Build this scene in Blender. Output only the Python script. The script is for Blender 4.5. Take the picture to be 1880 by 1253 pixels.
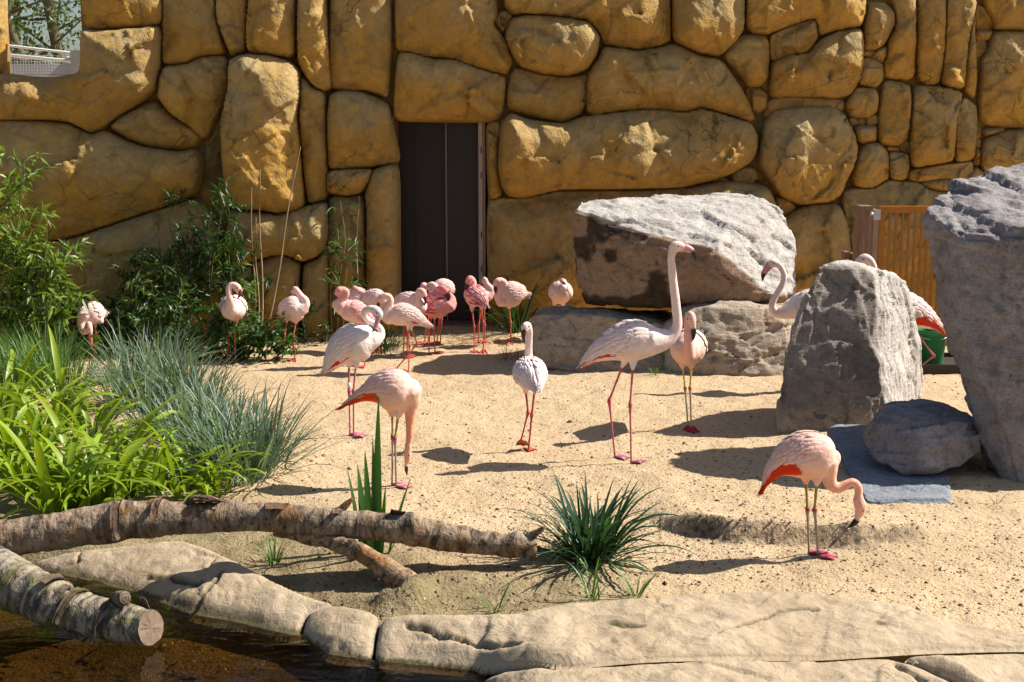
import bpy, bmesh, math, random
import numpy as np
from mathutils import Vector, Matrix, geometry
from math import radians, sin, cos, pi, sqrt, atan2

for o in list(bpy.data.objects): bpy.data.objects.remove(o)
SC = bpy.context.scene
COL = SC.collection
random.seed(7); RNG = np.random.default_rng(7)

# ---------------------------------------------------------------- camera
FPX, CW, CH, HOR, CAMZ = 2400.0, 1880.0, 1253.0, 217.0, 2.1
PITCH = math.atan((CH/2-HOR)/FPX)
cam = bpy.data.cameras.new('camera'); camo = bpy.data.objects.new('camera', cam); COL.objects.link(camo)
camo.location = (0, 0, CAMZ); camo.rotation_euler = (pi/2-PITCH, 0, 0)
cam.sensor_width = 36; cam.lens = 36*FPX/CW; cam.clip_end = 1000; cam.clip_start = 0.05
SC.camera = camo
# ---------------------------------------------------------------- light
SUN_EL, SUN_AZ = radians(43), radians(12)          # azimuth from +X towards +Y
SUND = Vector((cos(SUN_AZ)*cos(SUN_EL), sin(SUN_AZ)*cos(SUN_EL), sin(SUN_EL)))
W = bpy.data.worlds.new('World'); SC.world = W; W.use_nodes = True
nt = W.node_tree; bg = nt.nodes['Background']
sky = nt.nodes.new('ShaderNodeTexSky'); sky.sky_type = 'NISHITA'; sky.sun_disc = False
sky.sun_elevation = SUN_EL; sky.sun_rotation = pi/2-SUN_AZ; sky.air_density = 1.0; sky.dust_density = 1.5
nt.links.new(sky.outputs[0], bg.inputs[0]); bg.inputs[1].default_value = 0.056
sl = bpy.data.lights.new('sun', 'SUN'); sl.energy = 5.0; sl.angle = radians(0.55); sl.color = (1, 0.93, 0.82)
so = bpy.data.objects.new('sun', sl); COL.objects.link(so)
so.rotation_euler = (-SUND).to_track_quat('-Z', 'Y').to_euler(); so.location = SUND*30
SC.cycles.max_bounces = 6; SC.cycles.diffuse_bounces = 3; SC.cycles.glossy_bounces = 2; SC.cycles.transparent_max_bounces = 4
SC.view_settings.view_transform = 'Standard'; SC.view_settings.look = 'None'
SC.view_settings.exposure = 0.80; SC.view_settings.gamma = 1.0

# ---------------------------------------------------------------- pixel <-> place
CF = Vector((0, cos(PITCH), -sin(PITCH))); CU = Vector((0, sin(PITCH), cos(PITCH))); CR = Vector((1, 0, 0)); CP = Vector((0, 0, CAMZ))
def ray(px, py): return CF + CR*((px-CW/2)/FPX) + CU*((CH/2-py)/FPX)
def at(px, py, Y): d = ray(px, py); return CP + d*(Y/d.y)
def gnd(px, py, z=0.0): d = ray(px, py); return CP + d*((z-CAMZ)/d.z)
def pxm(p): return FPX/((Vector(p)-CP).dot(CF))       # pixels per metre at p

# ---------------------------------------------------------------- numpy noise
def _h(ix, iy, iz, s):
    n = (ix.astype(np.int64)*374761393 + iy.astype(np.int64)*668265263 + iz.astype(np.int64)*2147483647 + s*1274126177) & 0xFFFFFFFF
    n = ((n ^ (n >> 13))*1274126177) & 0xFFFFFFFF
    n = ((n ^ (n >> 16))*2246822519) & 0xFFFFFFFF
    return ((n ^ (n >> 15)) & 0xFFFFFF)/float(0xFFFFFF)
def vnoise(P, s=0):
    P = np.asarray(P, float); i = np.floor(P).astype(np.int64); f = P-i; u = f*f*f*(f*(f*6-15)+10)
    r = 0
    for dx in (0, 1):
        for dy in (0, 1):
            for dz in (0, 1):
                w = (u[:, 0] if dx else 1-u[:, 0])*(u[:, 1] if dy else 1-u[:, 1])*(u[:, 2] if dz else 1-u[:, 2])
                r = r + w*_h(i[:, 0]+dx, i[:, 1]+dy, i[:, 2]+dz, s)
    return r*2-1
def fbm(P, sc, oc=4, s=0, g=0.5):
    P = np.asarray(P, float)*sc; a = 1.0; r = 0
    for k in range(oc): r = r + a*vnoise(P*2**k + 17.3*k, s+k); a *= g
    return r
def cells(P, sc, s=0, tilt=0.6):
    """faceted noise: each Voronoi cell is a tilted plane with its own height"""
    P = np.asarray(P, float)*sc; i = np.floor(P).astype(np.int64)
    best = np.full(len(P), 1e9); val = np.zeros(len(P))
    for dx in (-1, 0, 1):
        for dy in (-1, 0, 1):
            for dz in (-1, 0, 1):
                c = i+np.array([dx, dy, dz])
                q = c+np.stack([_h(c[:, 0], c[:, 1], c[:, 2], s+k) for k in (1, 2, 3)], 1)
                d = P-q; dd = (d*d).sum(1); m = dd < best
                g = np.stack([_h(c[:, 0], c[:, 1], c[:, 2], s+k)-.5 for k in (4, 5, 6)], 1)
                v = _h(c[:, 0], c[:, 1], c[:, 2], s+7)-.5 + tilt*2*(g*d).sum(1)
                best[m] = dd[m]; val[m] = v[m]
    return val
def sstep(a, b, x): t = np.clip((x-a)/(b-a), 0, 1); return t*t*(3-2*t)

# ---------------------------------------------------------------- mesh helpers
class MB:
    def __init__(s): s.v = []; s.f = []; s.c = []
    def add(s, V, F, c):
        n = len(s.v); s.v.extend([tuple(v) for v in V]); s.f.extend([tuple(i+n for i in f) for f in F])
        if len(c) and hasattr(c[0], '__len__'): s.c.extend([tuple(k[:3]) for k in c])
        else: s.c.extend([tuple(c[:3])]*len(V))
    def build(s, name, mat, parent=None, smooth=True):
        return mk(name, s.v, s.f, mat, parent, s.c, smooth)
def link(o, parent=None):
    COL.objects.link(o)
    if parent is not None: o.parent = parent
    return o
def mk(name, V, F, mat, parent=None, cols=None, smooth=True):
    """V is given in world coordinates; with a parent (unrotated root or part) they are made relative to it"""
    off = Vector((0, 0, 0)); p = parent
    while p is not None: off = off+p.location; p = p.parent
    V = np.asarray(V, float).reshape(-1, 3)-np.array(off)
    if parent is None: base = np.array([V[:, 0].mean(), V[:, 1].mean(), V[:, 2].min()])
    else: base = V.mean(0)
    me = bpy.data.meshes.new(name); me.from_pydata((V-base).tolist(), [], [tuple(int(i) for i in f) for f in F])
    if cols is not None and len(cols):
        a = me.color_attributes.new('Col', 'FLOAT_COLOR', 'POINT'); c = np.ones((len(V), 4)); c[:, :3] = np.asarray(cols, float)[:, :3]
        a.data.foreach_set('color', c.ravel())
    if smooth: me.polygons.foreach_set('use_smooth', [True]*len(me.polygons))
    if mat: me.materials.append(mat)
    me.update()
    o = bpy.data.objects.new(name, me); o.location = base
    return link(o, parent)
def tag(o, label=None, cat=None, group=None, kind=None):
    if label: o['label'] = label
    if cat: o['category'] = cat
    if group: o['group'] = group
    if kind: o['kind'] = kind
    return o
def root(name, loc, label, cat, group=None):
    o = bpy.data.objects.new(name, None); o.empty_display_size = .05; o.location = loc; link(o); return tag(o, label, cat, group)
def boxv(x0, x1, y0, y1, z0, z1):
    V = [(x, y, z) for z in (z0, z1) for y in (y0, y1) for x in (x0, x1)]
    F = [(0, 2, 3, 1), (4, 5, 7, 6), (0, 1, 5, 4), (2, 6, 7, 3), (0, 4, 6, 2), (1, 3, 7, 5)]
    return V, F
def cbox(name, x0, x1, y0, y1, z0, z1, mat, parent=None, bev=.006, col=None, rz=0, pivot=None):
    bm = bmesh.new(); V, F = boxv(x0, x1, y0, y1, z0, z1); vs = [bm.verts.new(v) for v in V]
    for f in F: bm.faces.new([vs[i] for i in f])
    bmesh.ops.recalc_face_normals(bm, faces=bm.faces)
    if bev: bmesh.ops.bevel(bm, geom=bm.edges[:], offset=bev, segments=2, affect='EDGES')
    V = [v.co.copy() for v in bm.verts]; bm.verts.index_update(); F = [[v.index for v in f.verts] for f in bm.faces]; bm.free()
    if rz:
        R = Matrix.Rotation(rz, 3, 'Z'); pv = Vector(pivot); V = [R @ (v-pv)+pv for v in V]
    return mk(name, V, F, mat, parent, [col]*len(V) if col else None, smooth=False)
def crom(N, k):
    """Catmull-Rom through the rows of N, k steps a segment"""
    N = np.asarray(N, float); n = len(N); out = []
    E = np.vstack([2*N[0]-N[1], N, 2*N[-1]-N[-2]])
    for i in range(n-1):
        a, b, c, d = E[i], E[i+1], E[i+2], E[i+3]
        for j in range(k):
            t = j/k; out.append(.5*((2*b)+(c-a)*t+(2*a-5*b+4*c-d)*t*t+(3*b-a-3*c+d)*t**3))
    out.append(N[-1]); return np.array(out)
def frames(P, upref=None):
    T = np.gradient(P, axis=0); T /= np.linalg.norm(T, axis=1)[:, None]+1e-9
    S = np.zeros_like(P); U = np.zeros_like(P)
    s = np.cross(T[0], (0, 0, 1) if abs(T[0][2]) < .93 else (0, 1, 0)); s /= np.linalg.norm(s)
    for i, t in enumerate(T):
        if upref is not None:
            s2 = np.cross(t, upref); 
            if np.linalg.norm(s2) > .2: s = s2
        s = s-t*np.dot(s, t); s /= np.linalg.norm(s)+1e-9
        S[i] = s; U[i] = np.cross(s, t)
    return T, S, U
def tube(P, R, ns=10, wr=1.0, caps=(1, 1), upref=None):
    """closed tapered tube; wr scales the sideways radius; caps: 1 round, 0 flat"""
    P = np.asarray(P, float); R = np.asarray(R, float); T, S, U = frames(P, upref)
    rings = []
    if caps[0]:
        for a in (80, 50, 25): rings.append((P[0]-T[0]*R[0]*sin(radians(a))*.9, S[0], U[0], R[0]*cos(radians(a))))
    for i in range(len(P)): rings.append((P[i], S[i], U[i], R[i]))
    if caps[1]:
        for a in (25, 50, 80): rings.append((P[-1]+T[-1]*R[-1]*sin(radians(a))*.9, S[-1], U[-1], R[-1]*cos(radians(a))))
    V = []; F = []
    for c, s, u, r in rings:
        for k in range(ns):
            th = 2*pi*k/ns; V.append(c+r*(wr*sin(th)*s+cos(th)*u))
    m = len(rings)
    for i in range(m-1):
        for k in range(ns):
            k2 = (k+1) % ns; F.append((i*ns+k, i*ns+k2, (i+1)*ns+k2, (i+1)*ns+k))
    F.append(tuple(range(ns-1, -1, -1))); F.append(tuple((m-1)*ns+k for k in range(ns)))
    return V, F
def modmesh(V, F, mods):
    me = bpy.data.meshes.new('t'); me.from_pydata([tuple(v) for v in V], [], [tuple(f) for f in F]); me.update()
    o = bpy.data.objects.new('t', me); COL.objects.link(o)
    for typ, kw in mods:
        m = o.modifiers.new('m', typ)
        for k, v in kw.items(): setattr(m, k, v)
    dg = bpy.context.evaluated_depsgraph_get(); e = o.evaluated_get(dg); r = bpy.data.meshes.new_from_object(e)
    n = len(r.vertices); A = np.zeros(n*3); r.vertices.foreach_get('co', A); A = A.reshape(-1, 3)
    Nn = np.zeros(n*3); r.vertices.foreach_get('normal', Nn); Nn = Nn.reshape(-1, 3)
    Fo = [tuple(p.vertices) for p in r.polygons]
    bpy.data.objects.remove(o); bpy.data.meshes.remove(me); bpy.data.meshes.remove(r)
    return A, Fo, Nn

# ---------------------------------------------------------------- materials
class NB:
    def __init__(s, name):
        s.m = bpy.data.materials.new(name); s.m.use_nodes = True; s.t = s.m.node_tree; s.b = s.t.nodes['Principled BSDF']; s.out = s.t.nodes['Material Output']
        s.co = None
    def n(s, typ, **kw):
        nd = s.t.nodes.new(typ)
        for k, v in kw.items():
            if k.startswith('i_'):
                key = k[2:]; key = int(key) if key.isdigit() else key
                nd.inputs[key].default_value = v
            else: setattr(nd, k, v)
        return nd
    def l(s, a, b): s.t.links.new(a, b); return s
    def obj(s):
        if s.co is None: s.co = s.n('ShaderNodeNewGeometry').outputs['Position']
        return s.co
    def noise(s, scale, detail=4, rough=.55, dist=0, vec=None):
        nd = s.n('ShaderNodeTexNoise'); nd.inputs['Scale'].default_value = scale; nd.inputs['Detail'].default_value = detail
        nd.inputs['Roughness'].default_value = rough; nd.inputs['Distortion'].default_value = dist; s.l(vec or s.obj(), nd.inputs['Vector']); return nd.outputs['Fac']
    def ramp(s, fac, stops):
        r = s.n('ShaderNodeValToRGB'); e = r.color_ramp.elements
        while len(e) < len(stops): e.new(.5)
        for k, (p, c) in enumerate(stops):
            e[k].position = p; e[k].color = (*c, 1) if hasattr(c, '__len__') else (c, c, c, 1)
        s.l(fac, r.inputs[0]); return r.outputs[0]
    def mix(s, fac, a, b, mode='MIX'):
        m = s.n('ShaderNodeMix', data_type='RGBA', blend_type=mode); 
        for sock, v in ((m.inputs[0], fac), (m.inputs[6], a), (m.inputs[7], b)):
            if hasattr(v, 'is_linked') or hasattr(v, 'links'): s.l(v, sock)
            elif hasattr(v, '__len__'): sock.default_value = (*v, 1)
            else: sock.default_value = v
        return m.outputs[2]
    def math(s, op, a, b=0.0):
        m = s.n('ShaderNodeMath', operation=op)
        for i, v in enumerate((a, b)):
            if hasattr(v, 'links'): s.l(v, m.inputs[i])
            else: m.inputs[i].default_value = v
        return m.outputs[0]
    def attr(s, name='Col'): return s.n('ShaderNodeAttribute', attribute_name=name).outputs['Color']
    def bump(s, h, st, dist, prev=None):
        b = s.n('ShaderNodeBump'); b.inputs['Strength'].default_value = st; b.inputs['Distance'].default_value = dist; s.l(h, b.inputs['Height'])
        if prev is not None: s.l(prev, b.inputs['Normal'])
        return b.outputs[0]
    def fin(s, col=None, rough=.8, normal=None, spec=.3, **kw):
        if col is not None:
            if hasattr(col, 'links'): s.l(col, s.b.inputs['Base Color'])
            else: s.b.inputs['Base Color'].default_value = (*col, 1)
        if hasattr(rough, 'links'): s.l(rough, s.b.inputs['Roughness'])
        else: s.b.inputs['Roughness'].default_value = rough
        s.b.inputs['Specular IOR Level'].default_value = spec
        if normal is not None: s.l(normal, s.b.inputs['Normal'])
        for k, v in kw.items(): s.b.inputs[k.replace('_', ' ')].default_value = v
        return s.m
def simple(name, col, rough=.6, var=.25, sc=20, bump=.2, dist=.002, spec=.3, metal=0):
    b = NB(name); f = b.noise(sc, 5)
    c = b.mix(f, tuple(k*(1-var) for k in col), tuple(min(1, k*(1+var)) for k in col))
    nrm = b.bump(b.noise(sc*4, 4), bump, dist)
    return b.fin(c, rough, nrm, spec, Metallic=metal)
def m_wall():
    b = NB('painted_rock'); a = b.attr()
    n1 = b.noise(2.2, 4, .6, .6); n2 = b.noise(9, 4, .7, 1.0); n3 = b.noise(60, 2, .6)
    c = b.mix(b.ramp(n1, [(.38, 0), (.62, 1)]), a, b.mix(.62, a, (.40, .22, .04), 'MIX'))
    c = b.mix(b.math('MULTIPLY', b.ramp(n2, [(.42, 0), (.66, 1)]), .55), c, (.20, .155, .085))
    c = b.mix(b.math('MULTIPLY', b.ramp(n2, [(.30, 1), (.42, 0)]), .35), c, (.56, .35, .09))
    c = b.mix(b.math('MULTIPLY', b.ramp(n3, [(.62, 0), (.72, 1)]), .55), c, (.09, .065, .035))
    n4 = b.noise(5, 3, .5); sp = b.noise(150, 2, .5)
    c = b.mix(b.math('MULTIPLY', b.ramp(sp, [(.66, 0), (.72, 1)]), b.ramp(n4, [(.5, 0), (.62, .8)])), c, (.05, .04, .025))
    # hairline cracks
    vo = b.n('ShaderNodeTexVoronoi', feature='DISTANCE_TO_EDGE'); vo.inputs['Scale'].default_value = 1.9
    mp = b.n('ShaderNodeVectorMath', operation='MULTIPLY_ADD'); nz = b.n('ShaderNodeTexNoise'); nz.inputs['Scale'].default_value = 3.0; nz.inputs['Detail'].default_value = 5
    b.l(b.obj(), nz.inputs['Vector']); b.l(nz.outputs['Color'], mp.inputs[0]); mp.inputs[1].default_value = (.55, .55, .55); b.l(b.obj(), mp.inputs[2]); b.l(mp.outputs[0], vo.inputs['Vector'])
    ck = b.ramp(vo.outputs['Distance'], [(.0, 1), (.012, 0)]); ck = b.math('MULTIPLY', ck, b.ramp(b.noise(1.3, 2), [(.52, 0), (.6, 1)]))
    c = b.mix(b.math('MULTIPLY', ck, .75), c, (.05, .035, .018))
    nr = b.bump(b.math('SUBTRACT', 1.0, ck), .6, .012)
    nr = b.bump(b.noise(7, 3, .6, .4), .5, .05, nr); nr = b.bump(b.noise(34, 3, .7), .75, .014, nr)
    return b.fin(c, .82, nr, .25)
def m_rock(name, c1, c2, c3, rust=(.30, .12, .03), rustamt=.5):
    b = NB(name); a = b.attr()
    n1 = b.noise(3.0, 4, .62, .5); n2 = b.noise(14, 4, .7, .4); n3 = b.noise(70, 2, .7)
    c = b.mix(b.ramp(n1, [(.35, 0), (.65, 1)]), c1, c2); c = b.mix(b.ramp(n2, [(.48, 0), (.7, 1)]), c, c3)
    c = b.mix(b.ramp(n3, [(.3, .45), (.5, 0)]), c, (.05, .045, .045))
    c = b.mix(1.0, c, a, 'MULTIPLY')
    c = b.mix(b.math('MULTIPLY', b.ramp(b.noise(2.6, 5, .7, .8), [(.62, 0), (.70, 1)]), rustamt), c, rust)
    nr = b.bump(b.noise(9, 4, .6, .5), .4, .03); nr = b.bump(b.noise(40, 3, .68, .3), .6, .012, nr)
    ms = b.n('ShaderNodeMapping'); ms.inputs['Scale'].default_value = (3, 3, 16); ms.inputs['Rotation'].default_value = (.35, .25, 0); b.l(b.obj(), ms.inputs[0])
    nr = b.bump(b.noise(2.0, 6, .65, 1.2, ms.outputs[0]), .5, .025, nr)
    return b.fin(c, .85, nr, .25)
def m_ground():
    b = NB('sand'); a = b.attr(); sx = b.n('ShaderNodeSeparateColor'); b.l(a, sx.inputs[0])
    n1 = b.noise(1.4, 5, .6); n2 = b.noise(26, 5, .65); n3 = b.noise(120, 3, .6); n4 = b.noise(52, 4, .6, .6)
    c = b.mix(b.ramp(n1, [(.3, 0), (.7, 1)]), (.51, .375, .23), (.58, .445, .29))
    c = b.mix(b.math('MULTIPLY', b.ramp(n2, [(.4, 0), (.75, 1)]), .6), c, (.42, .295, .17))
    c = b.mix(b.ramp(n4, [(.61, 0), (.665, .9)]), c, (.15, .085, .04))
    c = b.mix(b.ramp(n3, [(.66, 0), (.74, .6)]), c, (.2, .12, .06))
    mud = b.mix(b.ramp(b.noise(6, 6, .65), [(.35, 0), (.65, 1)]), (.20, .15, .085), (.34, .27, .15))
    mud = b.mix(b.ramp(b.noise(3.3, 5, .6), [(.55, 0), (.72, .5)]), mud, (.17, .17, .06))
    c = b.mix(sx.outputs[0], c, mud)
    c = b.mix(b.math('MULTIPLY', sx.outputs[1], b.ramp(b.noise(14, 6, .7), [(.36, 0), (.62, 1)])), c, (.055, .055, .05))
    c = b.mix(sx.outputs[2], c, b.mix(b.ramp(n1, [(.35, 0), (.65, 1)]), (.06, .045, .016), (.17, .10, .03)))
    nr = b.bump(b.noise(12, 3, .65), .5, .03); nr = b.bump(b.noise(52, 3, .7), .9, .018, nr)
    return b.fin(c, .93, nr, .12)
def m_slab():
    b = NB('pale_cast_rock'); a = b.attr(); sx = b.n('ShaderNodeSeparateColor'); b.l(a, sx.inputs[0])
    n1 = b.noise(3, 6, .62, .4); n2 = b.noise(22, 6, .7)
    c = b.mix(b.ramp(n1, [(.35, 0), (.65, 1)]), (.37, .285, .19), (.47, .375, .26))
    c = b.mix(b.math('MULTIPLY', b.ramp(n2, [(.5, 0), (.72, 1)]), .5), c, (.30, .21, .125))
    c = b.mix(b.ramp(b.noise(70, 3, .6, .8), [(.66, 0), (.73, .7)]), c, (.11, .07, .04))
    c = b.mix(b.ramp(b.noise(2.1, 3, .5), [(.70, 0), (.76, .6)]), c, (.66, .62, .56))
    c = b.mix(sx.outputs[0], c, b.mix(n2, (.05, .04, .025), (.12, .10, .035)))
    nr = b.bump(b.noise(12, 6, .62, .6), .55, .03); nr = b.bump(b.noise(70, 5, .7), .5, .008, nr)
    return b.fin(c, .86, nr, .2)
def m_water():
    b = NB('pond_water'); t = b.t
    gl = b.n('ShaderNodeBsdfGlossy'); gl.inputs['Roughness'].default_value = .015
    tr = b.n('ShaderNodeBsdfTransparent'); tr.inputs['Color'].default_value = (.68, .57, .38, 1)
    fr = b.n('ShaderNodeFresnel'); fr.inputs['IOR'].default_value = 1.33; mx = b.n('ShaderNodeMixShader')
    ms = b.n('ShaderNodeMapping'); ms.inputs['Scale'].default_value = (2.2, 5.5, 1); ms.inputs['Rotation'].default_value = (0, 0, .35); b.l(b.obj(), ms.inputs[0])
    nr = b.bump(b.noise(1.8, 3, .5, .8, ms.outputs[0]), .16, .05)
    b.l(nr, gl.inputs['Normal']); b.l(nr, fr.inputs['Normal']); b.l(fr.outputs[0], mx.inputs[0]); b.l(tr.outputs[0], mx.inputs[1]); b.l(gl.outputs[0], mx.inputs[2])
    b.l(mx.outputs[0], b.out.inputs['Surface']); t.nodes.remove(b.b); return b.m
def m_feather():
    b = NB('plumage'); a = b.attr()
    c = b.mix(b.math('MULTIPLY', b.ramp(b.noise(26, 4, .6), [(.35, 0), (.7, 1)]), .32), a, b.mix(1.0, a, (.93, .80, .78), 'MULTIPLY'))
    nr = b.bump(b.noise(34, 4, .6, .5), .42, .018); nr = b.bump(b.noise(160, 3, .6), .35, .003, nr)
    return b.fin(c, .78, nr, .15)
def m_bark(name, birch):
    b = NB(name); a = b.attr()
    tc = b.n('ShaderNodeAttribute', attribute_name='LogUV').outputs['Vector']
    m1 = b.n('ShaderNodeMapping'); m1.inputs['Scale'].default_value = (26, 1.3, 1); b.l(tc, m1.inputs[0])
    st = b.noise(1.0, 4, .65, .6, m1.outputs[0]); n1 = b.noise(7, 4, .65, .5); n2 = b.noise(36, 3, .7)
    if birch:
        c = b.mix(b.ramp(st, [(.42, 0), (.56, 1)]), (.07, .05, .04), (.34, .29, .22))
        c = b.mix(b.ramp(n1, [(.46, 0), (.62, .8)]), c, (.13, .13, .035))
    else:
        c = b.mix(b.ramp(st, [(.36, 0), (.60, 1)]), (.035, .024, .018), (.34, .25, .17))
        c = b.mix(b.ramp(n1, [(.5, 0), (.66, .85)]), c, (.22, .11, .035)); c = b.mix(b.ramp(b.noise(4, 5, .6), [(.52, 0), (.66, .55)]), c, (.30, .26, .21))
    c = b.mix(b.ramp(n2, [(.32, .75), (.46, 0)]), c, (.03, .022, .016)); c = b.mix(1.0, c, a, 'MULTIPLY')
    nr = b.bump(st, .7, .014); nr = b.bump(n2, .8, .012, nr)
    return b.fin(c, .8, nr, .25)
def m_leaf(name, rough=.42, trans=.35, spec=.45):
    b = NB(name); a = b.attr(); c = b.mix(b.math('MULTIPLY', b.noise(30, 3), .5), a, b.mix(1.0, a, (.6, .7, .5), 'MULTIPLY'))
    b.fin(c, rough, None, spec)
    tl = b.n('ShaderNodeBsdfTranslucent'); b.l(b.mix(1.0, c, (1.3, 1.25, .5), 'MULTIPLY'), tl.inputs['Color'])
    mx = b.n('ShaderNodeMixShader'); mx.inputs[0].default_value = trans; b.l(b.b.outputs[0], mx.inputs[1]); b.l(tl.outputs[0], mx.inputs[2]); b.l(mx.outputs[0], b.out.inputs['Surface'])
    return b.m
M = dict(wall=m_wall(), ground=m_ground(), slab=m_slab(), water=m_water(), feather=m_feather(), leaf=m_leaf('leaf'), bark=m_bark('peeling_bark', 0), birch=m_bark('birch_bark', 1),
         rock=m_rock('grey_limestone', (.36, .335, .315), (.46, .435, .41), (.26, .235, .215), rustamt=.35),
         brock=m_rock('brown_limestone', (.36, .29, .22), (.43, .36, .28), (.22, .165, .12), rustamt=.35),
         prock=m_rock('purple_grey_rock', (.25, .225, .225), (.33, .31, .315), (.17, .145, .14), (.26, .15, .07), .35),
         slate=m_rock('blue_grey_slate', (.20, .225, .26), (.25, .275, .31), (.15, .165, .195), rustamt=.12))
def m_attr(name, rough=.6, bump=.25, sc=60, dist=.003, spec=.3):
    b = NB(name); a = b.attr(); c = b.mix(b.math('MULTIPLY', b.noise(sc*.4, 4), .45), a, b.mix(1.0, a, (.65, .62, .6), 'MULTIPLY'))
    return b.fin(c, rough, b.bump(b.noise(sc, 4, .65), bump, dist), spec)
M['plain'] = m_attr('plain_tinted'); M['horn'] = m_attr('bill_horn', .35, .1, 80, .001, .4)
M['door'] = simple('dark_door_panel', (.020, .012, .013), .45, .3, 6, .15, .002, .4)
M['frame'] = simple('worn_door_frame', (.42, .33, .27), .6, .3, 18, .3)
M['dark'] = simple('dark_interior', (.02, .018, .016), .9)
M['gate'] = simple('orange_brown_paint', (.40, .155, .02), .5, .18, 14, .1)
M['bucket'] = simple('green_plastic', (.015, .17, .055), .38, .15, 10, .05, .001, .5)
M['steel'] = simple('galvanised_steel', (.55, .56, .57), .4, .2, 30, .1, .001, .5, .7)
M['white'] = simple('white_paint', (.78, .78, .76), .5, .08)
def m_wood(name, c1, c2):
    b = NB(name); ms = b.n('ShaderNodeMapping'); ms.inputs['Scale'].default_value = (22, 22, 1.6); b.l(b.obj(), ms.inputs[0])
    f = b.noise(2, 6, .65, .8, ms.outputs[0]); c = b.mix(b.ramp(f, [(.3, 0), (.7, 1)]), c1, c2); return b.fin(c, .75, b.bump(f, .5, .006), .25)
M['wood'] = m_wood('weathered_wood', (.16, .085, .055), (.33, .20, .14)); M['cutwood'] = simple('cut_wood', (.20, .14, .10), .85, .35, 26, .5, .004)

# ================================================================= GROUND
LEDGE = [gnd(*p) for p in ((1150, 935), (1180, 950), (1220, 968), (1280, 986), (1360, 998), (1440, 1002), (1520, 1004), (1600, 1000), (1700, 985), (1800, 968))]
LX = np.array([p.x for p in LEDGE]); LY = np.array([p.y for p in LEDGE])
ZW = -0.12
PONDPX = [(-200, 990), (20, 1030), (100, 1052), (200, 1074), (290, 1102), (345, 1126), (420, 1138), (540, 1166), (600, 1202), (680, 1216), (780, 1226), (870, 1235)]
POND = [(-3.4, 6.6)]+[tuple(gnd(x, y, ZW))[:2] for x, y in PONDPX]+[(-.1, 4.6), (-.2, 3.0), (.2, 1.0), (.5, -6.0), (-6, -6), (-6, 6.6)]
SLABG = [tuple(gnd(x, y, .05))[:2] for x, y in ((703, 1122), (860, 1120), (960, 1118), (1040, 1100), (1240, 1088), (1330, 1080), (1480, 1080), (1660, 1100), (1720, 1125), (1880, 1155), (2060, 1185), (2060, 1420), (860, 1420))]
def sdpoly(X, Y, poly):
    """signed distance to polygon, positive inside"""
    d = np.full(X.shape, 1e9); ins = np.zeros(X.shape, bool); n = len(poly)
    for i in range(n):
        ax, ay = poly[i][:2]; bx, by = poly[(i+1) % n][:2]; ex, ey = bx-ax, by-ay
        t = np.clip(((X-ax)*ex+(Y-ay)*ey)/(ex*ex+ey*ey+1e-12), 0, 1)
        d = np.minimum(d, (X-ax-t*ex)**2+(Y-ay-t*ey)**2)
        c = (ay > Y) != (by > Y)
        with np.errstate(divide='ignore', invalid='ignore'): xx = ex*(Y-ay)/(ey if abs(ey) > 1e-12 else 1e-12)+ax
        ins ^= c & (X < xx)
    return np.where(ins, 1, -1)*np.sqrt(d)
def gfield(X, Y):
    X = np.asarray(X, float); Y = np.asarray(Y, float); sh = X.shape; X = X.ravel(); Y = Y.ravel(); P = np.stack([X, Y, 0*X], 1)
    near = (Y < 16) & (np.abs(X) < 9)
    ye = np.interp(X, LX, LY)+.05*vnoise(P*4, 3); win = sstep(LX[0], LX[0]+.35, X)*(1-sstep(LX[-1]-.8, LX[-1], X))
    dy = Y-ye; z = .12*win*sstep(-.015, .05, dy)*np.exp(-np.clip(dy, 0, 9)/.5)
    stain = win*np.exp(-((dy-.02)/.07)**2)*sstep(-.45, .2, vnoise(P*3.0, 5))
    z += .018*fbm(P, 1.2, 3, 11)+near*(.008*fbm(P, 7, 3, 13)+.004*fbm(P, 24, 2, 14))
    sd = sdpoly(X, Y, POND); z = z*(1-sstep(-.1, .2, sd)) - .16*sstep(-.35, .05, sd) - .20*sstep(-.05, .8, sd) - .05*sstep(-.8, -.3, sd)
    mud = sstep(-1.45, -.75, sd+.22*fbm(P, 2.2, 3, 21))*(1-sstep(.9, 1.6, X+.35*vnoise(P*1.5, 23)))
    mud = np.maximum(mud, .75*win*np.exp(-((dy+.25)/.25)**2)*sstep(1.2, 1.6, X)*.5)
    bed = sstep(-.12, .05, sd)
    sb = sdpoly(X, Y, SLABG); z -= .13*sstep(.02, .12, sb)
    # dirt heap where the branch goes in
    bp = gnd(735, 1085); z += .06*np.exp(-(((X-bp.x)/.16)**2+((Y-bp.y)/.10)**2))*(1+.8*fbm(P, 9, 3, 31))
    return z.reshape(sh), mud.reshape(sh), stain.reshape(sh), bed.reshape(sh)
def gz(x, y): return float(gfield(np.array([x]), np.array([y]))[0][0])
def axis(lo, hi, st, far):
    a = list(np.arange(lo, hi+1e-6, st)); s = st
    while a[-1] < far: s *= 1.35; a.append(a[-1]+s)
    s = st; b = []
    x = lo
    while x > -far: s *= 1.35; x -= s; b.append(x)
    return np.array(b[::-1]+a)
gx, gy = axis(-4.6, 5.0, .027, 320), axis(4.4, 13.5, .027, 320)
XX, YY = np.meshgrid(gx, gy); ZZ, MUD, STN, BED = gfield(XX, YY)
nx, ny = len(gx), len(gy); idx = np.arange(nx*ny).reshape(ny, nx)
GF = np.stack([idx[:-1, :-1], idx[:-1, 1:], idx[1:, 1:], idx[1:, :-1]], -1).reshape(-1, 4)
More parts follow.
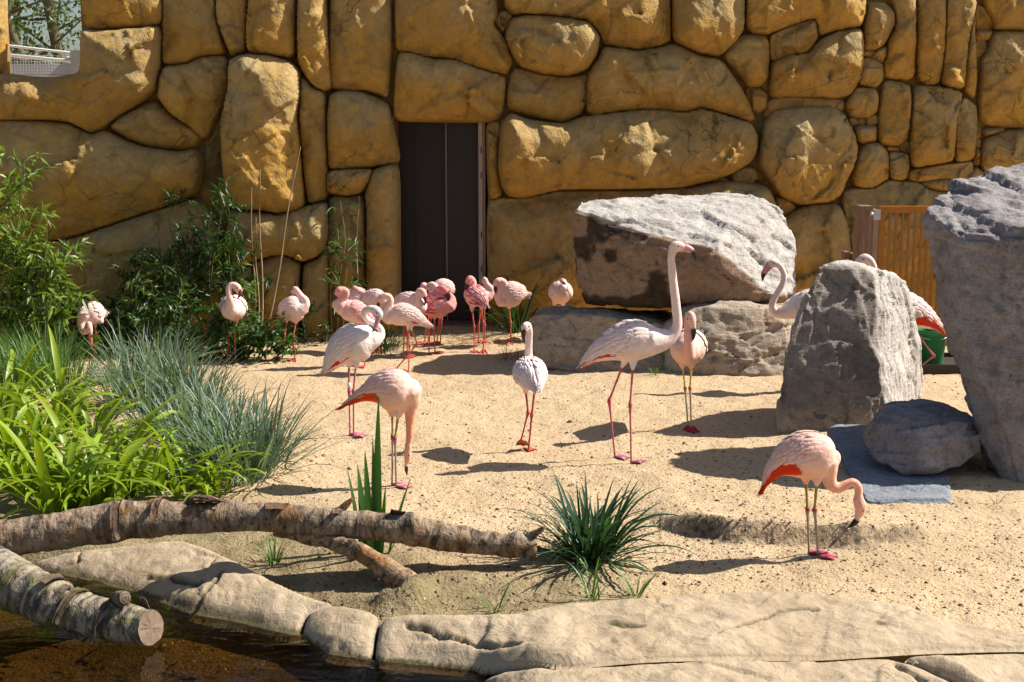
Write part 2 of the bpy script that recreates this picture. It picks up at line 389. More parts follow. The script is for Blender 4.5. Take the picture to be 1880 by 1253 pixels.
g = mk('ground', np.stack([XX, YY, ZZ], -1).reshape(-1, 3), GF, M['ground'], None, np.stack([MUD, STN, BED], -1).reshape(-1, 3))
tag(g, 'pale sandy ground with scattered dark specks', 'ground', kind='structure')
w = mk('water', [(p[0], p[1], ZW) for p in [(-6.5, -6.5), (1.2, -6.5), (1.2, 5.3), (-.6, 5.9), (-6.5, 7.0)]], [(0, 1, 2, 3, 4)], M['water'], None)
tag(w, 'shallow brown pond water', 'water', kind='structure')

# ---------------------------------------------------------------- polygon sheets (CDT)
def chaikin(P, n=2, c=.25):
    P = [Vector(p) for p in P]
    for k in range(n):
        q = c if k == 0 else .25
        Q = []
        for i in range(len(P)): a, b = P[i], P[(i+1) % len(P)]; Q += [a*(1-q)+b*q, a*q+b*(1-q)]
        P = Q
    return P
def resample(P, st):
    Q = []
    for i in range(len(P)):
        a, b = P[i], P[(i+1) % len(P)]; k = max(1, int(round((b-a).length/st)))
        Q += [a.lerp(b, j/k) for j in range(k)]
    R = [Q[0]]
    for q in Q[1:]:
        if (q-R[-1]).length > st*.55: R.append(q)
    if (R[-1]-R[0]).length < st*.5: R.pop()
    return R
def sheet(poly2, st, inset=0.0):
    """triangulated polygon: (points Nx2, tris, n boundary points, distance to edge)"""
    P = resample(poly2, st); nb = len(P)
    X0, X1 = min(p.x for p in P), max(p.x for p in P); Y0, Y1 = min(p.y for p in P), max(p.y for p in P)
    gx_, gy_ = np.meshgrid(np.arange(X0, X1, st), np.arange(Y0, Y1, st*.87)); gx_ = gx_+(np.arange(gx_.shape[0]) % 2)[:, None]*st*.5
    gx_ = gx_+RNG.uniform(-.12, .12, gx_.shape)*st; gx_, gy_ = gx_.ravel(), gy_.ravel()
    pl = [(p.x, p.y) for p in P]; d = sdpoly(gx_, gy_, pl); k = d > st*.6
    pts = [Vector((p.x, p.y)) for p in P]+[Vector((a, b)) for a, b in zip(gx_[k], gy_[k])]
    r = geometry.delaunay_2d_cdt(pts, [], [list(range(nb))], 1, 1e-5)
    V = np.array([tuple(v) for v in r[0]]); dist = sdpoly(V[:, 0], V[:, 1], pl)
    return V, [tuple(f) for f in r[2]], nb, np.maximum(dist, 0), P

# ================================================================= ROCK WALL
YW = 13.2; WK = .18; XD = at(810, 400, 13.2).x      # the wall recedes a little to the right
def YP(x): return YW+(x-XD)*WK
def atw(px, py, dy=0.0):
    d = ray(px, py); rx = d.x/d.y; return at(px, py, (YW+dy-XD*WK)/(1-rx*WK))
pt = at(640, 300, YW)
wall = root('rock_wall', (0, YW+.25, 0), 'high ochre wall of rounded artificial boulders behind the flamingos', 'wall')
S3 = 2.9141
STONES = []   # (crop offset x, polygon, protrusion, depth, tone)
def st(ox, pr, dp, *pts, tone=0.0): STONES.append((ox, pts, pr, dp, tone))
A, B, C = 0, 620, 1240
st(A, .10, .12, (-60,-60), (25,-60), (28,200), (22,400), (-60,405))
st(A, .14, .12, (440,-60), (870,-60), (875,130), (700,150), (520,160), (455,130))
st(A, .16, .17, (-60,405), (25,400), (150,420), (300,425), (450,395), (450,160), (520,170), (700,158), (868,140), (865,350), (850,480), (760,550), (640,620), (560,690), (500,715), (440,680), (380,650), (200,640), (-60,640))
st(A, .10, .13, (880,-60), (1160,-60), (1165,110), (1180,180), (1220,290), (1075,300), (1010,340), (870,350), (878,130))
st(A, .08, .16, (880,360), (1010,345), (1080,305), (1200,300), (1228,330), (1232,480), (1190,570), (1120,735), (1080,740), (1000,660), (930,620), (850,520), (860,430))
st(A, .03, .13, (840,540), (930,630), (1040,690), (1090,735), (1060,790), (960,808), (780,780), (680,740), (590,680), (640,630), (760,570), tone=.3)
st(A, .12, .20, (-60,645), (200,645), (380,660), (500,720), (570,695), (680,755), (780,790), (960,815), (1060,795), (1095,860), (1090,960), (1060,1040), (900,1100), (700,1165), (480,1240), (300,1290), (-60,1300), tone=-.2)
st(A, .16, .18, (-60,1310), (300,1300), (480,1250), (700,1175), (900,1110), (1060,1060), (1180,1150), (1230,1880), (-60,1880))
st(A, .0, .06, (1095,770), (1130,740), (1190,600), (1205,900), (1240,1120), (1235,1300), (1180,1300), (1070,1045), (1098,960), (1100,860), tone=.2)
st(A, .14, .12, (1160,-60), (1350,-60), (1325,150), (1330,280), (1240,300), (1200,200), (1165,100))
st(A, .24, .14, (1350,-60), (1595,-60), (1590,320), (1480,300), (1330,285), (1328,150))
st(A, .30, .17, (1240,320), (1330,290), (1450,300), (1560,330), (1612,380), (1615,500), (1600,640), (1620,850), (1640,1090), (1600,1130), (1500,1140), (1440,1125), (1230,1110), (1210,900), (1195,650), (1235,480))
st(A, .16, .10, (1615,400), (1680,470), (1750,500), (1755,850), (1760,1060), (1650,1100), (1625,850), (1605,640))
st(A, .20, .14, (1600,-60), (1745,-60), (1760,250), (1780,470), (1740,490), (1690,470), (1620,380), (1598,320))
st(A, .32, .13, (1230,1115), (1440,1135), (1510,1145), (1640,1105), (1762,1075), (1762,1280), (1720,1365), (1630,1395), (1530,1350), (1370,1385), (1330,1425), (1235,1430))
st(A, .26, .14, (1365,1395), (1480,1360), (1540,1355), (1620,1400), (1610,1565), (1620,1880), (1400,1880), (1390,1565))
st(A, .22, .11, (1632,1405), (1720,1370), (1765,1285), (1765,1880), (1630,1880), (1618,1600))
st(A, .22, .12, (1235,1440), (1330,1430), (1362,1400), (1385,1565), (1395,1880), (1235,1880))
st(B, .10, .13, (-40,-60), (285,-60), (290,300), (275,530), (180,490), (0,480), (-40,470))
st(B, .14, .14, (-50,490), (120,490), (200,520), (280,560), (295,700), (320,800), (325,865), (190,895), (0,905), (-50,900))
st(B, .20, .13, (-50,912), (100,905), (188,905), (185,960), (130,1030), (60,1045), (-50,1030), tone=.4)
st(B, .12, .11, (-50,1042), (60,1052), (130,1042), (150,1100), (150,1880), (-50,1880), tone=.4)
st(B, .16, .13, (192,905), (325,872), (328,1250), (332,1880), (160,1880), (158,1100), (150,1045), tone=.4)
st(B, .12, .17, (310,-60), (860,-60), (850,100), (830,130), (900,220), (935,330), (905,400), (830,385), (700,350), (600,310), (500,310), (370,280), (310,270))
st(B, .12, .16, (330,280), (420,290), (500,318), (640,325), (760,372), (900,408), (890,560), (870,620), (840,650), (320,645), (300,600), (310,400), tone=.15)
st(B, .02, .08, (840,130), (860,70), (900,55), (940,90), (895,185), (860,160))
st(B, .14, .19, (930,100), (1010,85), (1200,95), (1340,120), (1400,200), (1390,290), (1340,370), (1240,405), (1100,395), (980,360), (910,260), (895,190))
st(B, .12, .19, (870,-60), (1760,-60), (1780,100), (1780,220), (1720,250), (1600,268), (1420,240), (1395,170), (1330,110), (1190,90), (1000,78), (940,80), (890,40))
st(B, .06, .13, (940,360), (1000,375), (1100,405), (1240,415), (1345,395), (1345,540), (1290,620), (1200,660), (1100,640), (990,610), (910,590), (905,480))
st(B, .10, .19, (1335,400), (1400,300), (1420,250), (1600,275), (1720,258), (1790,235), (1860,260), (1926,300), (2046,320), (2126,430), (2190,540), (2225,640), (2190,650), (2066,610), (1940,575), (1860,600), (1660,582), (1500,600), (1370,620), (1325,600))
st(B, .16, .23, (880,650), (930,605), (1000,640), (1200,668), (1320,622), (1660,586), (1860,604), (1940,580), (2066,616), (2200,655), (2240,720), (2240,800), (2200,870), (2100,930), (1980,970), (1860,1000), (1600,1010), (1200,1010), (1100,1030), (1000,1055), (920,1050), (880,1000), (860,900), (870,750), tone=.35)
st(B, .10, .20, (880,1060), (1000,1062), (1200,1018), (1600,1018), (1860,1008), (1990,980), (2100,970), (2290,990), (2340,1090), (2335,1300), (2300,1880), (820,1880), (805,1250), (812,1075), tone=.5)
st(B, .04, .08, (800,655), (870,655), (862,750), (855,900), (880,1050), (812,1072), tone=.4)
st(C, .14, .19, (-20,-60), (370,-60), (362,150), (330,210), (240,300), (120,290), (0,232), (-18,200), (-20,100))
st(C, .12, .16, (380,-60), (1000,-60), (1012,60), (985,145), (850,165), (760,200), (745,95), (600,140), (490,185), (400,180), (368,130))
st(C, .08, .11, (500,190), (620,142), (740,100), (755,200), (730,250), (700,285), (600,295), (505,335))
st(C, .13, .17, (505,340), (600,300), (710,287), (760,220), (850,172), (990,150), (1000,300), (985,420), (930,510), (850,525), (720,515), (620,515), (500,525))
st(C, .06, .15, (290,220), (370,185), (480,195), (500,240), (495,420), (450,465), (380,468), (340,400), (250,310))
st(C, .02, .10, (380,475), (450,470), (485,500), (485,580), (440,605), (400,590), (375,520))
st(C, .0, .05, (458,462), (478,432), (494,425), (492,480), (475,480))
st(C, .0, .08, (495,530), (620,524), (850,532), (905,540), (895,600), (700,578), (560,586), (470,640), tone=.4)
st(C, .10, .22, (520,590), (640,578), (850,575), (900,620), (940,690), (970,790), (960,860), (900,980), (880,1040), (820,1080), (650,1095), (560,1050), (500,970), (440,880), (450,780), (470,660), tone=.15)
st(C, .08, .13, (1020,15), (1110,15), (1165,70), (1165,140), (1110,240), (1060,268), (1000,265), (1000,150), (1015,60))
st(C, .03, .08, (1000,270), (1060,275), (1125,240), (1125,310), (1105,340), (1050,310), (1000,300))
st(C, .05, .10, (1000,310), (1060,315), (1108,350), (1105,430), (1065,470), (980,455), (985,400))
st(C, .05, .12, (960,470), (1060,475), (1082,520), (1070,600), (1020,633), (930,625), (905,570))
st(C, .02, .06, (925,632), (970,636), (980,665), (940,674)); st(C, .02, .05, (980,638), (1014,640), (1017,672), (980,672)); st(C, .02, .06, (1018,635), (1060,612), (1083,622), (1078,667), (1020,673))
st(C, .03, .08, (948,678), (1075,673), (1072,757), (1000,772), (968,745))
st(C, .08, .13, (1010,770), (1080,765), (1130,810), (1140,900), (1130,960), (1050,1005), (960,1000), (940,950), (980,820), tone=-.1)
st(C, .07, .12, (1085,-60), (1280,-60), (1280,440), (1115,420), (1110,350), (1130,290), (1130,235), (1172,140), (1168,60))
st(C, .10, .12, (1285,-60), (1438,-60), (1430,250), (1408,455), (1285,450))
st(C, .15, .13, (1440,-60), (1580,-60), (1600,20), (1560,200), (1540,360), (1530,480), (1410,455), (1432,250))
st(C, .10, .08, (1600,40), (1592,180), (1600,300), (1600,440), (1590,530), (1535,490), (1545,360), (1565,200))
st(C, .07, .11, (1110,425), (1255,455), (1250,600), (1240,740), (1190,780), (1080,770), (1085,600))
st(C, .14, .12, (1265,455), (1400,465), (1510,485), (1525,520), (1500,600), (1490,700), (1480,860), (1400,875), (1255,900), (1250,750), (1257,600))
st(C, .10, .09, (1530,515), (1605,570), (1600,700), (1590,840), (1560,860), (1490,865), (1490,710), (1505,590))
st(C, .02, .06, (1200,780), (1240,748), (1257,800), (1240,822), (1205,802)); st(C, .01, .04, (1128,785), (1190,788), (1196,806), (1135,810))
st(C, .05, .09, (1140,812), (1240,824), (1247,880), (1237,950), (1200,965), (1145,957), (1138,870))
st(C, .10, .11, (1243,912), (1400,885), (1490,875), (1582,862), (1582,930), (1530,980), (1450,952), (1300,972), (1243,962))
st(C, .06, .09, (1305,975), (1450,955), (1508,980), (1490,1012), (1420,1024), (1340,1010))
st(C, .05, .11, (1600,893), (1650,930), (1668,970), (1600,1012), (1518,1002), (1558,930))
st(C, .03, .08, (1605,25), (1650,45), (1692,120), (1687,162), (1600,162)); st(C, .02, .07, (1600,164), (1692,164), (1682,214), (1600,217)); st(C, .01, .08, (1600,219), (1662,222), (1662,270), (1630,302), (1600,302))
st(C, .05, .14, (1620,-60), (1940,-60), (1940,150), (1800,165), (1697,165), (1692,110), (1650,42), tone=-.1)
st(C, .05, .17, (1692,170), (1800,170), (1940,158), (1940,670), (1780,685), (1650,670), (1618,620), (1630,330), (1670,270), tone=-.3)
st(C, .02, .06, (1640,690), (1750,685), (1762,700), (1650,732))
st(C, .06, .16, (1652,740), (1770,695), (1940,680), (1940,1010), (1700,985), (1630,900), (1630,820), tone=-.3)
st(C, .0, .06, (1596,680), (1637,690), (1632,737), (1598,742)); st(C, .0, .05, (1595,745), (1632,745), (1630,792), (1598,792)); st(C, .0, .06, (1598,795), (1628,800), (1622,885), (1588,885))
st(C, .10, .17, (900,1012), (1050,1010), (1130,965), (1200,970), (1300,977), (1340,1012), (1420,1027), (1550,1015), (1700,995), (1940,1015), (1940,1880), (950,1880), (935,1300), (888,1090), tone=-.1)
st(C, .04, .09, (528,1055), (600,1065), (642,1110), (620,1140), (565,1162), (540,1120))
st(C, .08, .16, (565,1170), (640,1122), (700,1098), (850,1092), (882,1110), (920,1200), (942,1400), (945,1880), (500,1880), (540,1250), tone=.3)
st(C, .03, .09, (300,930), (370,895), (420,900), (440,950), (420,975), (350,995), (300,970), tone=.2); st(C, .01, .05, (180,977), (240,945), (290,965), (302,997)); st(C, .0, .05, (428,908), (452,930), (458,962), (435,957))
def wpt(ox, x, y):
    px, py = ox+x/S3, y/S3
    if y <= -55: py = -48
    if ox == A and x <= -55: px = -170
    if ox == C and x >= 1935: px = 2080
    if y >= 1875: py = 640
    p = atw(px, py); z = p.z
    if y >= 1875: z = -.15
    if y <= -55: z += random.uniform(-.08, .1)
    return Vector((p.x, z))
def make_stone(k, ox, pts, pr, dp, tone):
    poly = [wpt(ox, x, y) for x, y in pts]
    area = abs(sum(poly[i].x*poly[i-1].y-poly[i-1].x*poly[i].y for i in range(len(poly))))/2
    poly = chaikin(poly, 2, .14); sg = 1 if sum(poly[i-1].x*poly[i].y-poly[i].x*poly[i-1].y for i in range(len(poly))) > 0 else -1
    gr = .019; n_ = len(poly)
    poly = [poly[i]+Vector(((poly[(i+1) % n_]-poly[i-1]).y, -(poly[(i+1) % n_]-poly[i-1]).x)).normalized()*gr*sg for i in range(n_)]
    V, F, nb, d, P = sheet(poly, .024 if area > .15 else .014)
    Rr = min(.42, .95*d.max()); dp = min(dp*1.45, Rr*1.1)
    P3 = np.stack([V[:, 0], np.full(len(V), k*3.7), V[:, 1]], 1)
    t = np.clip(d/Rr, 0, 1); f = (1-(1-t)**2.2)**.55
    edge = np.clip(d/.05, 0, 1)
    ci = V.mean(0); ext = V.max(0)-V.min(0)
    # one or two broad planes per boulder, chiselled facets, lumps, fine grain
    a1 = RNG.uniform(-.12, .12, 2)
    h = pr*sstep(0, .025, d)+dp*f + edge*(.07*cells(P3, 1.7, k, 1.0)+.034*cells(P3+.03*np.stack([fbm(P3, 5, 2, 1), 0*d, fbm(P3, 5, 2, 2)], 1), 4.2, k+50, 1.0)) + edge*(.06*fbm(P3, 1.8, 3, k)+.012*fbm(P3, 9, 3, k+9)) + edge*((V-ci) @ a1)*.7
    # incised cracks
    if area > .12:
        for q in range(RNG.integers(1, 3)):
            p0 = V[RNG.integers(len(V))]; an = RNG.uniform(0, 2*pi); ln = RNG.uniform(.25, .7)*min(1.2, ext.max()); L = [p0]
            for j in range(7): an += RNG.normal(0, .35); L.append(L[-1]+np.array([cos(an), sin(an)])*ln/7)
            dm = np.full(len(V), 1e9)
            for j in range(7):
                e = L[j+1]-L[j]; tt = np.clip(((V-L[j]) @ e)/(e @ e), 0, 1); dm = np.minimum(dm, np.linalg.norm(V-L[j]-tt[:, None]*e, axis=1))
            h -= edge*.028*np.exp(-(dm/.016)**2); side = ((V-L[0]) @ np.array([-sin(an), cos(an)])); h += edge*.022*np.tanh(side/.02)*np.exp(-(dm/.11)**2)
    yp = YP(V[:, 0]); Y = yp-h; Y[:nb] = yp[:nb]+.03
    V3 = np.stack([V[:, 0], Y, V[:, 1]], 1)
    # correct the apparent spread: keep the traced place at the stone's own distance
    s = (Y/yp)*.5+.5
    V3[:, 0] *= s; V3[:, 2] = CAMZ+(V3[:, 2]-CAMZ)*s
    zt = np.clip((V[:, 1]-V[:, 1].min())/(ext[1]+1e-6)+.25*fbm(P3, 2.2, 3, k+77), 0, 1)[:, None]
    top = np.array([.37, .285, .135]); bot = np.array([.47, .26, .046])
    g = RNG.uniform(-.07, .07)
    if tone > 0: bot = bot*(1-tone*.35)+np.array([.52, .215, .028])*tone*.35; top = top*(1-tone*.2)+bot*tone*.2
    if tone < 0: top = top*(1+tone*.4)+np.array([.38, .31, .11])*-tone*.4; bot = bot*(1+tone*.5)+np.array([.42, .28, .045])*-tone*.5
    w_ = sstep(.2, .8, zt); c = (bot*(1-w_)+top*w_)*(1+g)*1.0
    mk('stone', V3, F, M['wall'], wall, c)
for k, sdef in enumerate(STONES): make_stone(k+(137 if sdef[1][0] == (520, 590) else 0), *sdef)
# backing wall behind the boulders, with the window and the door left open
TOPZ = 3.42
xw0, xw1 = atw(-3, 100, .2).x, atw(165, 100, .2).x; zs = atw(80, 148, .2).z
xd0, xd1 = at(729, 400, YW+.1).x, at(896, 400, YW+.1).x; zd = at(810, 216, YW+.1).z
xl, xr = atw(-170, 300).x, atw(2080, 300).x
mb = MB()
for x0, x1, z0, z1 in ((xl, xw0, -.3, TOPZ), (xw0, xw1, -.3, zs), (xw1, xd0, -.3, TOPZ), (xd0, xd1, zd, TOPZ), (xd1, xr, -.3, TOPZ)):
    V, F = boxv(x0, x1, YW, YW+.5, z0, z1); mb.add([(a, b_+(a-XD)*WK, c_) for a, b_, c_ in V], F, (.22, .14, .05))
mb.build('backing', M['wall'], wall, False)
# doorway: recessed dark sliding panels, worn frame on the right
dr = root('sliding_door', ((xd0+xd1)/2, YW+.4, 0), 'dark plum two-panel door standing in the opening of the boulder wall', 'door')
xs = at(820, 400, YW+.3).x; x2 = at(880, 400, YW+.2).x; x2b = at(889, 400, YW+.2).x
cbox('door_panel', xd0-.1, xs-.006, YW+.40, YW+.44, .0, zd+.05, M['door'], dr)
cbox('door_panel', xs+.006, x2+.02, YW+.30, YW+.345, .0, zd+.05, M['door'], dr)
xm = at(763, 400, YW+.4).x
cbox('panel_rib', xm-.006, xm+.006, YW+.385, YW+.399, .0, zd+.04, M['door'], dr, .002)
cbox('edge_strip', xs-.008, xs+.008, YW+.275, YW+.299, .0, zd+.05, simple('strip_metal', (.22, .2, .19), .45, .2), dr, .003)
cbox('door_frame', x2-.005, x2+.04, YW+.10, YW+.28, -.02, zd+.04, M['frame'], dr)
cbox('door_frame', x2+.043, x2b+.012, YW+.13, YW+.28, -.02, zd+.04, M['frame'], dr)
for zz in (.55, .9, 1.5, 1.75): cbox('hinge', x2+.018, x2+.028, YW+.092, YW+.099, zz, zz+.06, M['dark'], dr, .001)
cbox('threshold', xd0-.05, xd1+.02, YW+.05, YW+.44, -.1, .012, M['wood'], dr)
cbox('room_back', xd0-.2, xd1+.2, YW+.52, YW+.56, -.1, zd+.2, M['dark'], dr)

# ================================================================= GREY ROCKS
def rock(name, label, pts, mat, k, crop=(0, 0, 1), vox=.017, amp=1.0, tint=None, strata=(0, 0, 1), cat='rock', grp=None, dy=0.0):
    P = [at(crop[0]+x/crop[2], crop[1]+y/crop[2], Y+dy) for x, y, Y in pts]
    bm = bmesh.new(); vs = [bm.verts.new(p) for p in P]; r = bmesh.ops.convex_hull(bm, input=vs)
    bmesh.ops.delete(bm, geom=list(set(e for e in r['geom_interior']+r['geom_unused'] if isinstance(e, bmesh.types.BMVert))), context='VERTS')
    bmesh.ops.recalc_face_normals(bm, faces=bm.faces); bm.verts.index_update()
    V = [v.co.copy() for v in bm.verts]; F = [[v.index for v in f.verts] for f in bm.faces]; bm.free()
    V, F, N = modmesh(V, F, [('REMESH', dict(mode='VOXEL', voxel_size=vox, use_smooth_shade=True)), ('SMOOTH', dict(factor=.5, iterations=2))])
    rg = np.random.default_rng(100+k); sz = (V.max(0)-V.min(0)).mean(); V2 = V.copy()
    for q in range(34):                                  # knock off corners and edges
        n = rg.normal(0, 1, 3); n /= np.linalg.norm(n); e = V2 @ n-((V @ n).max()-amp*rg.uniform(.004, .045)*sz); V2 -= n*np.maximum(e, 0)[:, None]
    for q in range(30):                                  # split the broad faces into slightly tilted planes
        v0 = rg.integers(len(V)); n = N[v0]+rg.normal(0, .10, 3); n /= np.linalg.norm(n); e = V2 @ n-(V2[v0] @ n-.004*amp); e = np.clip(e, 0, .022*amp); V2 -= n*e[:, None]
    V2 = V.min(0)+(V2-V2.min(0))*((V.max(0)-V.min(0))/(V2.max(0)-V2.min(0)))
    Q = V2+.03*np.stack([fbm(V2, 3, 2, k+1), fbm(V2, 3, 2, k+2), fbm(V2, 3, 2, k+3)], 1); sv = np.array(strata, float); sv /= np.linalg.norm(sv)
    Qs = Q+np.outer(Q @ sv, sv)*1.8                      # squeeze the scars into layers
    d = .034*cells(Qs, 2.1, k, .35)+.017*cells(Qs, 5.0, k+20, .5)+.007*cells(Qs, 12, k+40, .6)+.008*fbm(V2, 5, 3, k+4)
    ck = np.abs(fbm(Qs, 1.3, 3, k+61)); d -= .028*np.exp(-(ck/.014)**2)*sstep(-.1, .3, fbm(V, 1.4, 2, k+71))
    V2 = V2+N*(d*min(1, amp*1.3))[:, None]
    c = np.ones((len(V), 3))
    if tint is not None: c = tint(V2, N, c)
    return tag(mk(name, V2, F, mat, None, c), label, cat, grp)
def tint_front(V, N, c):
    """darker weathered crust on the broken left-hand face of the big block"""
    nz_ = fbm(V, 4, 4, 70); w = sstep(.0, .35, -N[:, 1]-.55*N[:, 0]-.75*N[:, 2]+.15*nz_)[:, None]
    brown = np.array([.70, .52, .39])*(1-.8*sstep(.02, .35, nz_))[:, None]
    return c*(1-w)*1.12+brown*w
C6 = (1040, 340, 3.686)
RG = 'boulders on the sand'
rock('boulder', 'huge broken block with pale top and dark pitted side lying across two lower boulders', [(60,130,11.05), (40,110,11.1), (195,245,10.95), (560,310,10.9), (980,375,10.9), (150,98,11.7), (560,58,11.88), (900,58,11.88), (1240,55,11.88), (1440,140,11.88),
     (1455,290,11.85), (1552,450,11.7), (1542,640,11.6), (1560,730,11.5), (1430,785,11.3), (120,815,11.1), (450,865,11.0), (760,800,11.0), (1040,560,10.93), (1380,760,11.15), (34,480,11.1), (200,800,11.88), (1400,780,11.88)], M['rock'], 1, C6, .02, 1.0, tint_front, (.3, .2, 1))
rock('boulder', 'brown flat-topped boulder under the left end of the huge block', [(970,585,11.0), (985,572,11.1), (1100,566,11.2), (1130,582,10.95), (1230,592,10.95), (1245,700,10.8), (1150,700,10.75), (1040,690,10.8), (985,672,10.95), (1000,566,11.7), (1240,566,11.9), (1000,650,11.7), (1240,650,11.9)], M['brock'], 2, vox=.018, amp=.7)
rock('boulder', 'brown boulder under the right end of the huge block, behind the standing stone', [(1215,600,10.9), (1252,554,11.3), (1370,553,11.3), (1440,562,11.2), (1458,590,10.8), (1470,720,10.5), (1330,715,10.5), (1225,700,10.7), (1280,573,10.75), (1360,558,10.9), (1250,556,12), (1470,560,12), (1250,650,12), (1470,650,12)], M['brock'], 3, vox=.018, amp=.75)
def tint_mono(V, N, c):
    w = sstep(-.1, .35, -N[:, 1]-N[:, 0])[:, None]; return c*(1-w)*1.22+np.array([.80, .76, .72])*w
rock('standing_stone', 'tall upright grey slab of rock with rust stains on its flat face', [(1424,812,8.6), (1640,812,8.72), (1694,745,9.6), (1500,770,9.35), (1497,486,8.82), (1546,480,9.0), (1606,503,8.82), (1600,600,8.74), (1655,505,9.2), (1676,533,9.4), (1679,590,9.5), (1685,650,9.55),
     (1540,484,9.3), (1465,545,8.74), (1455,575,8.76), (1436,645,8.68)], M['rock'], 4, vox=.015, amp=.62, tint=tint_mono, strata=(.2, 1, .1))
rock('boulder', 'massive purple grey boulder leaning beside the slate slab', [(1700,408,8.0), (1778,338,8.4), (1885,300,8.6), (2150,290,8.5), (1742,455,7.75), (1900,440,7.5), (2150,420,7.5), (1722,470,8.05), (1776,610,8.1), (1802,740,8.0), (1822,810,7.75),
     (1825,900,7.6), (1885,935,7.35), (2150,950,7.3), (2150,800,9), (1840,800,8.7)], M['prock'], 5, vox=.02, amp=1.05, strata=(.5, .1, .9))
C8 = (1380, 650, 3.58)
rock('slate_slab', 'flat blue grey stone slab on the sand with a small boulder on top', [(1518,784,8.5), (1535,776,8.6), (1650,783,8.5), (1747,868,7.45), (1746,903,7.08), (1660,908,7.04), (1592,911,7.03), (1563,872,7.5), (1520,825,8.35), (1566,905,7.4), (1592,936,7.03), (1660,936,7.0), (1746,931,7.05), (1747,890,7.45), (1650,815,8.5)], M['slate'], 6, vox=.011, amp=.22, strata=(0, 0, 1), dy=-.09)
rock('boulder', 'small angular boulder resting on the blue grey slab', [(722,560,7.62), (782,440,7.6), (885,372,7.62), (960,322,7.95), (1190,300,8.1), (1300,320,8.1), (1430,402,7.85), (1532,492,7.6), (1512,640,7.5), (1390,705,7.4), (1340,765,7.36), (1100,785,7.32), (950,775,7.38),
     (850,695,7.5), (780,625,7.58), (1100,425,7.45), (1200,640,7.30), (1000,560,8.2), (1400,560,8.1), (900,480,8.0)], M['prock'], 7, C8, .011, .8, dy=0.03)

# ---------------------------------------------------------------- gate, post, bucket, tray
YG = 11.7
gt = root('metal_gate', (at(1605, 600, YG).x, YG, 0), 'orange brown metal gate with vertical bars hung on a wooden post', 'gate')
gx0, gx1 = at(1608, 500, YG).x, at(1860, 500, YG).x; zt = at(1620, 379, YG).z
cbox('gate_frame', gx0, gx0+.055, YG-.02, YG+.03, .06, zt-.062, M['gate'], gt, .004)
cbox('gate_frame', gx1-.055, gx1, YG-.02, YG+.03, .06, zt-.062, M['gate'], gt, .004)
cbox('top_rail', gx0, gx1, YG-.022, YG+.032, zt-.06, zt, M['gate'], gt, .004)
cbox('bottom_rail', gx0+.057, gx1-.057, YG-.02, YG+.03, .06, .12, M['gate'], gt, .004)
nbar = 19
for i in range(nbar):
    x = gx0+.055+(gx1-gx0-.11)*(i+.9)/(nbar+.8); cbox('bar', x-.011, x+.011, YG-.012, YG+.012, .118, zt-.058, M['gate'], gt, .003)
pr_ = root('gate_post', (at(1587, 600, YG).x, YG, 0), 'square weathered wooden post holding the orange gate', 'post')
px0, px1 = at(1571, 500, YG).x, at(1595, 500, YG).x
cbox('post', px0, px1, YG-.06, YG+.12, -.2, zt+.004, M['wood'], pr_, .006); cbox('post_board', px1+.003, gx0-.004, YG-.04, YG+.10, -.2, zt-.03, simple('grey_board', (.34, .24, .17), .8, .3, 12, .4), pr_, .004)
lt = cbox('latch_plate', px1+.004, gx0+.004, YG-.055, YG-.042, zt-.12, zt-.025, M['steel'], pr_, .003)
V, F = tube([at(1600, 393, YG-.06), at(1600, 393, YG-.10)], [.02, .016], 12); mk('latch_knob', V, F, M['steel'], lt)
sp_ = root('wooden_sleeper', (at(1558, 520, 12.0).x, 12.0, 0), 'short dark wooden post beside the gate post', 'post')
for k in range(2): cbox('timber', at(1546+k*13, 500, 12).x, at(1557+k*13, 500, 12).x, 11.95, 12.06, -.1, at(1555, 462+k*3, 12).z, M['wood'], sp_, .006)
bc = gnd(1706, 676); bk = root('bucket', (bc.x, bc.y, gz(bc.x, bc.y)+.05), 'green plastic bucket standing in a dark tray behind the standing stone', 'bucket')
def lathe(prof, ctr, ns=36):
    V = []; F = []
    for r, z in prof:
        for k in range(ns): a = 2*pi*k/ns; V.append((ctr[0]+r*cos(a), ctr[1]+r*sin(a), ctr[2]+z))
    for i in range(len(prof)-1):
        for k in range(ns): k2 = (k+1) % ns; F.append((i*ns+k, i*ns+k2, (i+1)*ns+k2, (i+1)*ns+k))
    return V, F
V, F = lathe([(.001, 0), (.105, 0), (.108, .01), (.128, .24), (.138, .243), (.140, .262), (.144, .265), (.144, .29), (.138, .294), (.132, .288), (.122, .20), (.100, .012), (.001, .012)], bk.location); mk('pail', V, F, M['bucket'], bk)
hp = [(bk.location.x+.14*cos(a), bk.location.y-.02-.10*sin(a), bk.location.z+.27-.05*sin(a)) for a in np.linspace(0, pi, 14)]; V, F = tube(hp, [.004]*14, 8); mk('handle', V, F, M['steel'], bk)
for s_ in (-1, 1): cbox('handle_lug', bk.location.x+s_*.142-.012, bk.location.x+s_*.142+.012, bk.location.y-.02, bk.location.y+.02, bk.location.z+.235, bk.location.z+.285, M['dark'], bk, .004)
tz = gz(bc.x, bc.y); ty = root('tray', (bc.x, bc.y, tz), 'shallow dark rubber tray under the green bucket', 'tray')
dkp = simple('dark_rubber', (.045, .035, .03), .7, .3, 20, .3)
cbox('tray_base', bc.x-.36, bc.x+.34, bc.y-.24, bc.y+.3, tz+.0, tz+.048, dkp, ty, .005)
for x0, x1, y0, y1 in ((-.36, .34, -.262, -.242), (-.36, .34, .302, .322), (-.382, -.362, -.262, .322), (.342, .362, -.262, .322)):
    cbox('tray_rim', bc.x+x0, bc.x+x1, bc.y+y0, bc.y+y1, tz-.02, tz+.085, dkp, ty, .006)

